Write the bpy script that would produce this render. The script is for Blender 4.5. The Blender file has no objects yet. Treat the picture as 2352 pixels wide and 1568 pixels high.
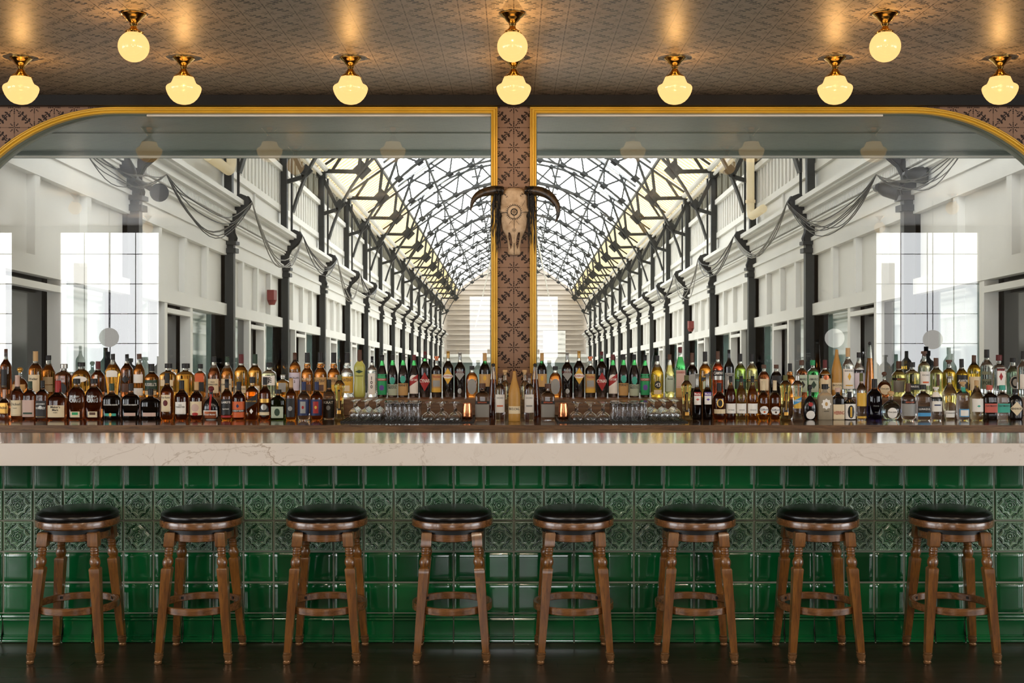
import bpy, math, random
import numpy as np
from mathutils import Vector, Matrix
random.seed(7)
rng = np.random.default_rng(7)
scn = bpy.context.scene
COL = scn.collection
PI = math.pi

# ------------------------------------------------------------------ camera, world, exposure
F = 2800.0            # focal length in pixels of a 2352 wide frame
EYE = 1.60
cam_data = bpy.data.cameras.new('camera')
cam = bpy.data.objects.new('camera', cam_data)
COL.objects.link(cam)
cam.location = (0, 0, EYE)
cam.rotation_euler = (PI/2, 0, 0)
cam_data.sensor_width = 36.0
cam_data.lens = F/2352*36.0
cam_data.shift_x = -4/2352
cam_data.shift_y = -34/2352
cam_data.clip_start = 0.05
cam_data.clip_end = 300
scn.camera = cam
vs = scn.view_settings
vs.view_transform = 'Standard'; vs.look = 'None'; vs.exposure = 0.0; vs.gamma = 1.0
vs.use_curve_mapping = False
cy = scn.cycles
cy.max_bounces = 16; cy.transmission_bounces = 14; cy.glossy_bounces = 6; cy.diffuse_bounces = 3
cy.transparent_max_bounces = 24
cy.caustics_reflective = False; cy.caustics_refractive = False
cy.sample_clamp_indirect = 6.0
cy.use_denoising = True

world = bpy.data.worlds.new('overcast_sky'); scn.world = world; world.use_nodes = True
bg = world.node_tree.nodes['Background']
bg.inputs[0].default_value = (0.93, 0.97, 1.0, 1); bg.inputs[1].default_value = 5.2

def P(px, py, D):
    return Vector(((px-1180)*D/F, D, EYE-(py-750)*D/F))

ROOM_X = 12.2; ROOM_BACK = -2.5; GLASS_Y = 9.36; WALL_Y = 9.30; CEIL_Z = 3.355

# daylight falling through the street windows behind the camera: one lamp in each window opening
STREET_WINDOWS = [(-10.8, -8.72), (-7.95, -6.16), (-.8, .8), (6.29, 8.14), (8.9, 10.9)]
for x0, x1 in STREET_WINDOWS:
    ld = bpy.data.lights.new('daylight', 'AREA'); ld.shape = 'RECTANGLE'
    hgt = 1.35 if x0 == -.8 else 2.5
    ld.size = x1-x0; ld.size_y = hgt
    ld.color = (1.0, 0.985, 0.96)
    rad = 3.4 if x0 < -1 else 1.3 if x0 < 1 else (4.0 if x0 > 8.5 else 1.7)
    ld.energy = rad*4*(x1-x0)*hgt
    lo = bpy.data.objects.new('daylight', ld); COL.objects.link(lo)
    lo.location = ((x0+x1)/2, ROOM_BACK-0.12, .77+hgt/2); lo.rotation_euler = (PI/2, 0, 0)   # faces +y into the room
# fill light from unseen openings added in the side walls
for s_ in (-1, 1):
    ld = bpy.data.lights.new('side_fill', 'AREA'); ld.shape = 'RECTANGLE'; ld.size = 6.0; ld.size_y = 2.2; ld.energy = 5.0*4*13; ld.color = (.96, .98, 1)
    lo = bpy.data.objects.new('side_fill', ld); COL.objects.link(lo); lo.location = (s_*(ROOM_X+.1), 1.2, 1.95); lo.rotation_euler = (PI/2, 0, s_*PI/2)
# overcast daylight pouring through the glazed arcade roof
ld = bpy.data.lights.new('skylight_daylight', 'SUN'); ld.energy = 1.8; ld.angle = math.radians(120); ld.color = (1, .985, .95)
lo = bpy.data.objects.new('skylight_daylight', ld); COL.objects.link(lo); lo.location = (0, 40, 30)

# ------------------------------------------------------------------ mesh collecting helper
class MB:
    def __init__(s): s.v = []; s.f = []; s.m = []; s.cur = 0
    def add(s, vs, fs):
        o = len(s.v); s.v.extend([tuple(p) for p in vs]); s.f.extend([tuple(i+o for i in f) for f in fs]); s.m.extend([s.cur]*len(fs)); return s
    def box(s, c, d, rot=None):
        x, y, z = d[0]/2, d[1]/2, d[2]/2
        vs = [Vector((a*x, b*y, e*z)) for a in (-1, 1) for b in (-1, 1) for e in (-1, 1)]
        if rot is not None: vs = [rot @ p for p in vs]
        c = Vector(c)
        return s.add([p+c for p in vs], [(0,1,3,2),(4,6,7,5),(0,4,5,1),(2,3,7,6),(0,2,6,4),(1,5,7,3)])
    def b2(s, lo, hi):
        return s.box([(a+b)/2 for a, b in zip(lo, hi)], [abs(b-a) for a, b in zip(lo, hi)])
    def bar(s, a, b, w, h=None, up=(0,0,1)):
        a = Vector(a); b = Vector(b); h = h or w
        d = (b-a).normalized(); u = Vector(up)
        if abs(d.dot(u)) > .98: u = Vector((0,1,0))
        r = d.cross(u).normalized(); u = r.cross(d).normalized()
        vs = [p + r*sx*w/2 + u*sz*h/2 for p in (a, b) for sx, sz in ((-1,-1),(1,-1),(1,1),(-1,1))]
        return s.add(vs, [(0,1,2,3),(7,6,5,4),(0,4,5,1),(1,5,6,2),(2,6,7,3),(3,7,4,0)])
    def tube(s, pts, r, n=8, cap=True):
        pts = [Vector(p) for p in pts]; k = len(pts)
        rs = r if isinstance(r, (list, tuple)) else [r]*k
        vs = []; ref = None
        for i, p in enumerate(pts):
            d = (pts[min(i+1, k-1)]-pts[max(i-1, 0)]).normalized()
            if ref is None: ref = Vector((0,0,1)) if abs(d.z) < .9 else Vector((1,0,0))
            ref = (ref - d*ref.dot(d)).normalized(); q = d.cross(ref)
            for j in range(n):
                a = 2*PI*j/n; vs.append(p + (ref*math.cos(a)+q*math.sin(a))*rs[i])
        fs = [(i*n+j, i*n+(j+1)%n, (i+1)*n+(j+1)%n, (i+1)*n+j) for i in range(k-1) for j in range(n)]
        if cap: fs += [tuple(reversed(range(n))), tuple(range((k-1)*n, k*n))]
        return s.add(vs, fs)
    def lathe(s, prof, n=24, c=(0,0,0), sec=None, close=True):
        """prof: (r, z) list; sec: (exponent, depth ratio) of the cross-section"""
        vs = []; k = len(prof)
        for r, z in prof:
            for j in range(n):
                a = 2*PI*(j+.5)/n; ca, sa = math.cos(a), math.sin(a)
                if sec:
                    e, dr = sec; q = (abs(ca)**e+abs(sa)**e)**(-1/e)
                    vs.append((c[0]+r*ca*q, c[1]+r*sa*q*dr, c[2]+z))
                else: vs.append((c[0]+r*ca, c[1]+r*sa, c[2]+z))
        fs = [(i*n+j, i*n+(j+1)%n, (i+1)*n+(j+1)%n, (i+1)*n+j) for i in range(k-1) for j in range(n)]
        if close: fs += [tuple(reversed(range(n))), tuple(range((k-1)*n, k*n))]
        return s.add(vs, fs)
    def prism(s, poly, y0, y1):
        """poly: (x, z) counter-clockwise seen from -y"""
        n = len(poly)
        vs = [(x, y0, z) for x, z in poly]+[(x, y1, z) for x, z in poly]
        return s.add(vs, [tuple(range(n)), tuple(reversed(range(n, 2*n)))]+[(i, i+n, (i+1)%n+n, (i+1)%n) for i in range(n)])
    def mesh(s, name, mats, smooth=False):
        me = bpy.data.meshes.new(name)
        me.from_pydata(s.v, [], s.f); me.validate(clean_customdata=False)
        for m in (mats if isinstance(mats, (list, tuple)) else [mats]): me.materials.append(m)
        if len(me.polygons) == len(s.m): me.polygons.foreach_set('material_index', s.m)
        if smooth:
            me.polygons.foreach_set('use_smooth', [True]*len(me.polygons))
            if smooth is not True: me.set_sharp_from_angle(angle=math.radians(smooth))
        me.update()
        return me
    def build(s, name, mats, parent=None, smooth=False, loc=None):
        o = bpy.data.objects.new(name, s.mesh(name, mats, smooth)); COL.objects.link(o)
        if parent is not None: o.parent = parent
        if loc is not None: o.location = loc
        return o

USED = {}
def tag(o, label=None, cat=None, group=None, kind=None):
    if label: o['label'] = label
    if cat: o['category'] = cat
    if group: o['group'] = group
    if kind: o['kind'] = kind
    return o
def empty(name, loc=(0,0,0), label=None, cat=None, group=None, kind=None):
    o = bpy.data.objects.new(name, None); COL.objects.link(o); o.location = loc; o.empty_display_size = .05
    return tag(o, label, cat, group, kind)
def struct(o): o['kind'] = 'structure'; return o
def copy_tree(o, parent=None):
    c = o.copy(); COL.objects.link(c); c.parent = parent
    for ch in list(o.children): copy_tree(ch, c)
    return c

# ------------------------------------------------------------------ materials
def lin(c):
    if isinstance(c, str): c = [int(c[i:i+2], 16) for i in (0, 2, 4)]
    return tuple(((v/255)/12.92 if v/255 <= .04045 else ((v/255+.055)/1.055)**2.4) for v in c)+(1,)
def newmat(name):
    m = bpy.data.materials.new(name); m.use_nodes = True
    return m, m.node_tree, m.node_tree.nodes['Principled BSDF']
MC = {}
def mat(name, col, rough=.5, metal=0, spec=.5, trans=0, ior=1.45, emis=None, es=0, coat=0, noise=0, nscale=40):
    if name in MC: return MC[name]
    m, nt, b = newmat(name)
    b.inputs['Base Color'].default_value = lin(col)
    b.inputs['Roughness'].default_value = rough; b.inputs['Metallic'].default_value = metal
    b.inputs['Specular IOR Level'].default_value = spec; b.inputs['Transmission Weight'].default_value = trans
    b.inputs['IOR'].default_value = ior; b.inputs['Coat Weight'].default_value = coat
    if emis: b.inputs['Emission Color'].default_value = lin(emis); b.inputs['Emission Strength'].default_value = es
    if noise:
        g = G(nt); n = g.noise(g.obj(), nscale, 4)
        g.link(g.mixc(lin(col), tuple(v*(1-noise) for v in lin(col)[:3])+(1,), n), b.inputs['Base Color'])
    MC[name] = m
    return m
class X:
    """a node socket with arithmetic"""
    def __init__(s, g, k): s.g = g; s.k = k
    def __add__(a, b): return a.g.m('ADD', a, b)
    def __radd__(a, b): return a.g.m('ADD', b, a)
    def __sub__(a, b): return a.g.m('SUBTRACT', a, b)
    def __rsub__(a, b): return a.g.m('SUBTRACT', b, a)
    def __mul__(a, b): return a.g.m('MULTIPLY', a, b)
    def __rmul__(a, b): return a.g.m('MULTIPLY', b, a)
    def __truediv__(a, b): return a.g.m('DIVIDE', a, b)
    def __lt__(a, b): return a.g.m('LESS_THAN', a, b)
    def __gt__(a, b): return a.g.m('GREATER_THAN', a, b)
class G:
    def __init__(s, nt): s.nt = nt
    def put(s, sock, v):
        if isinstance(v, X): s.nt.links.new(v.k, sock)
        elif v is not None: sock.default_value = v
    def link(s, x, sock): s.nt.links.new(x.k, sock)
    def m(s, op, a, b=None, c=None):
        n = s.nt.nodes.new('ShaderNodeMath'); n.operation = op
        s.put(n.inputs[0], a); s.put(n.inputs[1], b); s.put(n.inputs[2], c)
        return X(s, n.outputs[0])
    def sin(s, a): return s.m('SINE', a)
    def cos(s, a): return s.m('COSINE', a)
    def abs(s, a): return s.m('ABSOLUTE', a)
    def floor(s, a): return s.m('FLOOR', a)
    def min(s, a, b): return s.m('MINIMUM', a, b)
    def max(s, a, b): return s.m('MAXIMUM', a, b)
    def near(s, a): return s.m('SUBTRACT', a, s.m('ROUND', a))
    def obj(s):
        n = s.nt.nodes.new('ShaderNodeTexCoord'); return X(s, n.outputs['Object'])
    def xyz(s, v):
        n = s.nt.nodes.new('ShaderNodeSeparateXYZ'); s.put(n.inputs[0], v); return [X(s, o) for o in n.outputs]
    def comb(s, x, y, z):
        n = s.nt.nodes.new('ShaderNodeCombineXYZ')
        for i, q in enumerate((x, y, z)): s.put(n.inputs[i], q)
        return X(s, n.outputs[0])
    def noise(s, v, scale, detail=3, rough=.55, dist=0):
        n = s.nt.nodes.new('ShaderNodeTexNoise'); s.put(n.inputs['Vector'], v)
        n.inputs['Scale'].default_value = scale; n.inputs['Detail'].default_value = detail
        n.inputs['Roughness'].default_value = rough; n.inputs['Distortion'].default_value = dist
        return X(s, n.outputs[0])
    def ramp(s, x, a, b):
        n = s.nt.nodes.new('ShaderNodeMapRange'); s.put(n.inputs[0], x); n.inputs[1].default_value = a; n.inputs[2].default_value = b
        return X(s, n.outputs[0])
    def mixc(s, a, b, t):
        n = s.nt.nodes.new('ShaderNodeMix'); n.data_type = 'RGBA'
        s.put(n.inputs[6], a); s.put(n.inputs[7], b); s.put(n.inputs[0], t); return X(s, n.outputs[2])
    def bump(s, h, strength, dist, into):
        n = s.nt.nodes.new('ShaderNodeBump'); n.inputs['Strength'].default_value = strength; n.inputs['Distance'].default_value = dist
        s.put(n.inputs['Height'], h); s.nt.links.new(n.outputs[0], into)
    def attr(s, name):
        n = s.nt.nodes.new('ShaderNodeAttribute'); n.attribute_name = name; return X(s, n.outputs['Fac'])

def stencil_tile_mat(name, plane, base, ink, u0=0, v0=0, rough=.35, spec=.12):
    """encaustic look tiles: medallions on a lattice joined by diagonal leafy sprays"""
    m, nt, b = newmat(name); g = G(nt); o = g.obj(); x, y, z = g.xyz(o)
    t = .1524
    U = (x-u0)/t; V = ((z if plane == 'xz' else y)-v0)/t
    p = (U+V)*.5; q = (U-V)*.5
    sp = g.near(p); sq = g.near(q)
    def spray(s, along):      # s: signed distance over the diagonal, along: run along it
        wob = g.sin(along*(2*PI*3))*.035
        stem = g.abs(s-wob) < .016
        leaf = (g.abs(g.abs(s-wob*.6)-.075+g.sin(along*(2*PI*6))*.02) < (g.sin(along*(2*PI*6)+1.2)*.05+.012))
        leaf2 = (g.abs(g.abs(s)-.035) < (g.sin(along*(2*PI*9))*.026+.004))
        return g.max(stem, g.max(leaf, leaf2))
    s1 = spray(sp, q); s2 = spray(sq, p)
    spr = g.max(s1, s2)
    def med(cu, cv, R, k):
        r = g.m('SQRT', cu*cu+cv*cv); a = g.m('ARCTAN2', cv, cu)
        c8 = g.cos(a*8.0); c4 = g.cos(a*4.0)
        petals = g.abs(r-R*.62) < (c8*R*.22)
        inner = g.abs(r-R*.25) < (c4*R*.16+.01)
        dots = g.abs(r-R*.95) < (g.cos(a*8.0)*R*.14-R*.04)
        return g.max(petals, g.max(inner, dots)), r
    # A nodes: p, q integers ; B nodes: p, q half integers
    ua = sp+sq; va = sp-sq
    ma, ra = med(ua, va, .30, 0)
    hp = g.near(p+.5); hq = g.near(q+.5)
    mb, rb = med(hp+hq, hp-hq, .27, 1)
    clear = ra > .34
    ink_f = g.max(g.max(ma, mb), spr*clear)
    fu = g.abs(g.near(U)); fv = g.abs(g.near(V))
    grout = g.min(fu, fv) < .012
    wear = g.noise(o, 60, 3)
    ink_f = ink_f*(wear > .36)
    cl = g.noise(o, 3.0, 4)
    basec = g.mixc(lin(base), tuple(v*.72 for v in lin(base)[:3])+(1,), cl)
    c = g.mixc(basec, lin(ink), ink_f*.93)
    c = g.mixc(c, lin('3a2c22'), grout*.75)
    g.link(c, b.inputs['Base Color']); b.inputs['Roughness'].default_value = rough; b.inputs['Specular IOR Level'].default_value = spec
    nz = g.noise(o, 9, 2)
    g.bump(nz*.5-grout*1.0, .25, .004, b.inputs['Normal'])
    return m

def wood_mat(name, c1, c2, c3, axis='x', scale=1.0, rough=.3, grain=.6, coat=0, bump=.15):
    m, nt, b = newmat(name); g = G(nt); o = g.obj(); x, y, z = g.xyz(o)
    k = {'x': (.9, 12, 12), 'z': (12, 12, .9), 'y': (12, .9, 12)}[axis]
    v = g.comb(x*k[0]*scale, y*k[1]*scale, z*k[2]*scale)
    n1 = g.noise(v, 1.3, 5, .6, 1.2); n2 = g.noise(v, 6.0, 5, .7, .4)
    c = g.mixc(lin(c1), lin(c2), g.ramp(n1, .35, .65))
    c = g.mixc(c, lin(c3), g.ramp(n2, .52, .72)*grain)
    g.link(c, b.inputs['Base Color']); b.inputs['Roughness'].default_value = rough; b.inputs['Coat Weight'].default_value = coat
    b.inputs['Coat Roughness'].default_value = .12
    g.bump(n2, bump, .002, b.inputs['Normal'])
    return m

M = {}
M['stencil_wall'] = stencil_tile_mat('stencilled_tile', 'xz', (156, 126, 106), (22, 16, 18), 0, EYE-(293-750)*9.3/F)
M['stencil_ceiling'] = stencil_tile_mat('stencilled_ceiling_tile', 'xy', (150, 138, 122), (12, 12, 14), 0, 6.83, .42, .2)
M['gold'] = mat('gold_paint', (238, 190, 62), .3, .15, .6, noise=.25, nscale=8)
M['sage'] = mat('sage_green_paint', (112, 126, 116), .45, noise=.2, nscale=5)
M['black_beam'] = mat('black_painted_beam', (17, 14, 12), .5, 0, .3, noise=.5, nscale=6)
M['black_iron'] = mat('black_iron', (20, 20, 19), .45, .1)
M['grey_iron'] = mat('dark_green_grey_iron', (32, 34, 32), .5, .1)
M['hall_white'] = mat('painted_timber_white', (224, 221, 213), .55, noise=.12, nscale=2)
def cream_mat():
    m = bpy.data.materials.new('cream_translucent_sheeting'); m.use_nodes = True; nt = m.node_tree; nt.nodes.clear()
    out = nt.nodes.new('ShaderNodeOutputMaterial'); mx = nt.nodes.new('ShaderNodeMixShader')
    tr = nt.nodes.new('ShaderNodeBsdfTranslucent'); df = nt.nodes.new('ShaderNodeBsdfDiffuse')
    tr.inputs[0].default_value = lin((250, 240, 216)); df.inputs[0].default_value = lin((248, 240, 222)); mx.inputs[0].default_value = .6
    nt.links.new(df.outputs[0], mx.inputs[1]); nt.links.new(tr.outputs[0], mx.inputs[2]); nt.links.new(mx.outputs[0], out.inputs[0])
    return m
M['hall_cream'] = cream_mat()
M['siding'] = mat('pale_siding', (172, 160, 146), .6)
M['dark'] = mat('matt_dark', (14, 13, 12), .6)
M['brass'] = mat('polished_brass', (214, 170, 92), .12, 1.0, .5)
M['leather'] = mat('black_leather', (16, 13, 12), .27, 0, .6, noise=.3, nscale=25)
M['stool_wood'] = wood_mat('walnut_stained_wood', (128, 82, 32), (86, 50, 18), (28, 15, 7), 'z', 3.0, .28, .7, .4)
M['stool_ring'] = wood_mat('walnut_stained_ring', (128, 86, 48), (88, 55, 28), (34, 20, 11), 'x', 3.0, .25, .55, .4)
M['stool_foot'] = mat('bronze_tinted_wood', (128, 92, 58), .2, .5)
M['oak'] = wood_mat('dark_oak', (132, 98, 66), (92, 65, 42), (30, 20, 13), 'x', 1.6, .42, .9, 0, .4)
M['oak_top'] = wood_mat('dark_oak_top', (70, 50, 34), (48, 33, 22), (22, 15, 11), 'x', 1.2, .16, .8, .5, .1)
M['copper'] = mat('hammered_copper', (205, 130, 88), .2, 1.0)

def floor_mat():
    m, nt, b = newmat('ebonised_floorboards'); g = G(nt); o = g.obj(); x, y, z = g.xyz(o)
    row = g.floor(y/.083); off = g.m('FRACT', g.sin(row*12.9898)*43758.5)
    bx = x/1.15+off*3.0; col = g.floor(bx)
    rnd = g.m('FRACT', g.sin(row*7.13+col*31.7)*9123.3)
    n = g.noise(g.comb(x*2.0, y*26.0, 0), 2.2, 5, .6, .6)
    n2 = g.noise(o, 1.6, 3)
    c = g.mixc(lin((64, 50, 38)), lin((24, 18, 13)), g.ramp(n, .3, .7))
    c = g.mixc(c, lin((48, 39, 32)), rnd*.35)
    fy = g.abs(g.near(y/.083)); fx = g.abs(g.near(bx))
    seam = g.max(fy < .02, fx < .002)
    c = g.mixc(c, lin((5, 4, 4)), seam)
    g.link(c, b.inputs['Base Color'])
    g.link(g.ramp(n2, .2, .8)*.16+rnd*.08+.2, b.inputs['Roughness'])
    g.bump(n*.6-seam*1.0+rnd*.4, .3, .002, b.inputs['Normal'])
    return m
M['floor'] = floor_mat()

def marble_mat():
    m, nt, b = newmat('veined_marble'); g = G(nt); o = g.obj(); x, y, z = g.xyz(o)
    v = g.comb(x, y, z*1.6)
    w = g.noise(v, 1.1, 6, .62, 1.6)
    vein = g.ramp(g.abs(w-.5), .0, .012); vein = 1.0-g.min(vein, 1.0)
    w2 = g.noise(v, 3.1, 5, .6, 2.0)
    vein2 = 1.0-g.min(g.ramp(g.abs(w2-.47), .0, .010), 1.0)
    patch = g.ramp(g.noise(v, .8, 2), .48, .62); patch = g.m('MAXIMUM', g.min(patch, 1.0), 0.0)
    cl = g.noise(v, 1.5, 4)
    c = g.mixc(lin((234, 226, 218)), lin((218, 207, 196)), cl)
    c = g.mixc(c, lin((142, 116, 88)), g.max(vein*.75, vein2*.5)*patch)
    g.link(c, b.inputs['Base Color']); b.inputs['Roughness'].default_value = .11
    b.inputs['Specular IOR Level'].default_value = .6; b.inputs['Coat Weight'].default_value = .7; b.inputs['Coat Roughness'].default_value = .1
    return m
M['marble'] = marble_mat()

def glazed_green():
    m, nt, b = newmat('green_glazed_tile'); g = G(nt); o = g.obj()
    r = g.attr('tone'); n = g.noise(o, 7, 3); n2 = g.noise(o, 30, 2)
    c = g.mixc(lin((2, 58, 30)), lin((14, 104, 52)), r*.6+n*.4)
    c = g.mixc(c, lin((1, 40, 22)), g.attr('deep')*.8)  # shade of the relief hollows put into the tile colour
    c = g.mixc(c, lin((196, 216, 196)), g.attr('ridge'))  # whitish highlights on the relief crests, also put into the colour
    g.link(c, b.inputs['Base Color'])
    b.inputs['Roughness'].default_value = .12; b.inputs['Specular IOR Level'].default_value = .65
    b.inputs['Coat Weight'].default_value = .5; b.inputs['Coat Roughness'].default_value = .04
    g.bump(n*1.0+n2*.12, .12, .006, b.inputs['Normal'])
    return m
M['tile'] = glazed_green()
M['grout'] = mat('grey_grout', (128, 130, 116), .7)

def pane_mat():
    m = bpy.data.materials.new('window_glass'); m.use_nodes = True; nt = m.node_tree; nt.nodes.clear()
    out = nt.nodes.new('ShaderNodeOutputMaterial'); mx = nt.nodes.new('ShaderNodeMixShader')
    tr = nt.nodes.new('ShaderNodeBsdfTransparent'); gl = nt.nodes.new('ShaderNodeBsdfGlossy')
    tr.inputs[0].default_value = (.97, .985, .975, 1); gl.inputs['Roughness'].default_value = 0.0; gl.inputs[0].default_value = (1, 1, 1, 1)
    mx.inputs[0].default_value = .085
    nt.links.new(tr.outputs[0], mx.inputs[1]); nt.links.new(gl.outputs[0], mx.inputs[2]); nt.links.new(mx.outputs[0], out.inputs[0])
    return m
M['pane'] = pane_mat()
def skylight_mat():
    m = bpy.data.materials.new('skylight_glass'); m.use_nodes = True; nt = m.node_tree; nt.nodes.clear()
    out = nt.nodes.new('ShaderNodeOutputMaterial'); mx = nt.nodes.new('ShaderNodeMixShader')
    tr = nt.nodes.new('ShaderNodeBsdfTransparent'); gl = nt.nodes.new('ShaderNodeBsdfTranslucent')
    mx.inputs[0].default_value = .12
    nt.links.new(tr.outputs[0], mx.inputs[1]); nt.links.new(gl.outputs[0], mx.inputs[2]); nt.links.new(mx.outputs[0], out.inputs[0])
    return m
M['skyglass'] = skylight_mat()
M['hall_pane'] = mat('teal_reflecting_pane', (96, 122, 116), .04, .0, .9, coat=1)
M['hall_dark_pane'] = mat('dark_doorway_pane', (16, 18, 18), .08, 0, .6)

def lamp_mat(name, col, strength, thru=.14):
    m = bpy.data.materials.new(name); m.use_nodes = True; nt = m.node_tree; nt.nodes.clear(); g = G(nt)
    out = nt.nodes.new('ShaderNodeOutputMaterial'); mx = nt.nodes.new('ShaderNodeMixShader')
    tr = nt.nodes.new('ShaderNodeBsdfTransparent'); em = nt.nodes.new('ShaderNodeEmission'); gl = nt.nodes.new('ShaderNodeBsdfGlossy')
    ad = nt.nodes.new('ShaderNodeMixShader'); ad.inputs[0].default_value = .05; gl.inputs['Roughness'].default_value = .08
    em.inputs[0].default_value = lin(col); em.inputs[1].default_value = strength; mx.inputs[0].default_value = 1-thru
    nt.links.new(em.outputs[0], ad.inputs[1]); nt.links.new(gl.outputs[0], ad.inputs[2])
    nt.links.new(tr.outputs[0], mx.inputs[1]); nt.links.new(ad.outputs[0], mx.inputs[2]); nt.links.new(mx.outputs[0], out.inputs[0])
    return m
M['opal'] = lamp_mat('warm_opal_glass', (255, 202, 126), 1.4)
M['opal_white'] = lamp_mat('white_opal_glass', (255, 250, 240), 4.0, .02)
# ------------------------------------------------------------------ the room
def slab(name, lo, hi, m):
    return struct(MB().b2(lo, hi).build(name, m))
slab('floor', (-ROOM_X, ROOM_BACK, -.12), (ROOM_X, WALL_Y, 0), M['floor'])
M['room_wall'] = mat('dim_room_wall', (92, 84, 72), .7)
for o in (MB().b2((-ROOM_X, ROOM_BACK-.2, CEIL_Z), (ROOM_X, WALL_Y+.2, CEIL_Z+.15)).build('ceiling', M['stencil_ceiling']),): struct(o)
for s_, nm in ((-1, 'left'), (1, 'right')):
    mb = MB(); xa, xb = s_*ROOM_X, s_*(ROOM_X+.15)
    for lo_, hi_ in (((ROOM_BACK-.2, 0), (WALL_Y, .85)), ((ROOM_BACK-.2, 3.05), (WALL_Y, CEIL_Z)), ((ROOM_BACK-.2, .85), (-1.8, 3.05)), ((4.2, .85), (WALL_Y, 3.05))):  # openings added to let the side fill light in
        mb.b2((min(xa, xb), lo_[0], lo_[1]), (max(xa, xb), hi_[0], hi_[1]))
    struct(mb.build('wall_'+nm, M['room_wall']))
# street wall behind the camera, with its window openings
w = MB(); SZ0, SZ1 = .78, 3.27
w.b2((-ROOM_X, ROOM_BACK-.2, 0), (ROOM_X, ROOM_BACK, SZ0)); w.b2((-ROOM_X, ROOM_BACK-.2, SZ1), (ROOM_X, ROOM_BACK, CEIL_Z))
xs = [-ROOM_X]+[v for p in STREET_WINDOWS for v in p]+[ROOM_X]
for i in range(0, len(xs), 2): w.b2((xs[i], ROOM_BACK-.2, SZ0), (xs[i+1], ROOM_BACK, SZ1))
w.b2((-.8, ROOM_BACK-.2, 2.13), (.8, ROOM_BACK, SZ1))
struct(w.build('wall_street', M['room_wall']))
for i, (a, b) in enumerate(STREET_WINDOWS):       # glazing bars of the street windows, seen mirrored in the back window
    fr = MB(); t = .03
    fr.b2((a, ROOM_BACK-.08, SZ0), (a+t, ROOM_BACK-.03, SZ1)); fr.b2((b-t, ROOM_BACK-.08, SZ0), (b, ROOM_BACK-.03, SZ1))
    fr.b2((a, ROOM_BACK-.08, SZ1-t), (b, ROOM_BACK-.03, SZ1)); fr.b2((a, ROOM_BACK-.08, SZ0), (b, ROOM_BACK-.03, SZ0+t))
    if abs(a+b)/2 > 5.6:
        for k in range(1, 5): fr.b2((a, ROOM_BACK-.07, SZ0+k*.52), (b, ROOM_BACK-.06, SZ0+k*.52+.012))
        for k in range(1, 4): fr.b2((a+k*(b-a)/4, ROOM_BACK-.07, SZ0), (a+k*(b-a)/4+.012, ROOM_BACK-.06, SZ1))
        fr.b2((a+.2, ROOM_BACK-.3, SZ0), (a+.42, ROOM_BACK-.25, SZ1-.55))
    struct(fr.build('window_%d' % (i+3), M['room_wall']))

# window wall with tiled pillar and rounded window heads
def px(x): return (x-1180)*WALL_Y/F
def pz(y): return EYE-(y-750)*WALL_Y/F
SILL = 1.06
R = 420*WALL_Y/F
def arch_path(side, inset=0.0, n=26):
    """inner->outer path of one window: up the pillar, over the head, down the rounded outer side"""
    i = inset
    if side < 0: xp, xc = px(1143)-i, px(268)
    else: xp, xc = px(1217)+i, px(2092)
    zt = pz(246)-i; r = R-i
    pts = [(xp, SILL), (xp, zt), (xc, zt)]
    for k in range(1, n+1):
        a = PI/2*k/n
        pts.append((xc+side*r*math.sin(a), zt-r+r*math.cos(a)))
    pts.append((xc+side*r, SILL))
    return pts
w = MB()
w.b2((px(1143), WALL_Y, SILL), (px(1217), WALL_Y+.16, CEIL_Z))
for side in (-1, 1):
    arc = arch_path(side)[2:-1]
    xo = side*(ROOM_X)
    for (xa, za), (xb, zb) in zip(arc[:-1], arc[1:]):
        if abs(xb-xa) < 1e-6: continue
        q = [(xa, za), (xb, zb), (xb, CEIL_Z), (xa, CEIL_Z)]
        if side < 0: q = [q[1], q[0], q[3], q[2]]
        w.prism(q, WALL_Y, WALL_Y+.16)
    xe = arc[-1][0]
    w.b2((min(xe, xo), WALL_Y, SILL), (max(xe, xo), WALL_Y+.16, CEIL_Z))
w.b2((px(268), WALL_Y, pz(246)), (px(1143), WALL_Y+.16, CEIL_Z)); w.b2((px(1217), WALL_Y, pz(246)), (px(2092), WALL_Y+.16, CEIL_Z))
w.b2((-ROOM_X, WALL_Y, 0), (ROOM_X, WALL_Y+.16, SILL))
struct(w.build('wall_back', M['stencil_wall']))
slab('trim_1', (-ROOM_X, 9.225, EYE-(243-750)*9.255/F), (ROOM_X, WALL_Y+.01, CEIL_Z-.001), M['black_beam'])

def sweep(path, prof, y):
    """prof: (inset from the path, depth towards the room) ; mitred"""
    mb = MB(); k = len(path); n = len(prof); vs = []
    pts = [Vector((a, b)) for a, b in path]
    for i, p in enumerate(pts):
        d0 = (p-pts[i-1]).normalized() if i else (pts[1]-p).normalized()
        d1 = (pts[i+1]-p).normalized() if i < k-1 else d0
        n0 = Vector((-d0.y, d0.x)); n1 = Vector((-d1.y, d1.x)); nn = (n0+n1).normalized(); sc = 1/max(.3, nn.dot(n0))
        for u, d in prof:
            q = p+nn*u*sc; vs.append((q.x, y-d, q.y))
    fs = [(i*n+j, (i+1)*n+j, (i+1)*n+j+1, i*n+j+1) for i in range(k-1) for j in range(n-1)]
    mb.add(vs, fs); return mb
GP = [(0, -.01), (0, .020), (.004, .026), (.009, .026), (.011, .020), (.014, .020), (.016, .032), (.021, .038), (.028, .038), (.033, .032), (.035, .024), (.040, .026), (.046, .026), (.049, .018), (.051, .004), (.051, -.02)]
JP = [(.046, -.005), (.053, -.008), (.053, -.06), (.056, -.062), (.056, -.15), (.046, -.15)]
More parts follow.
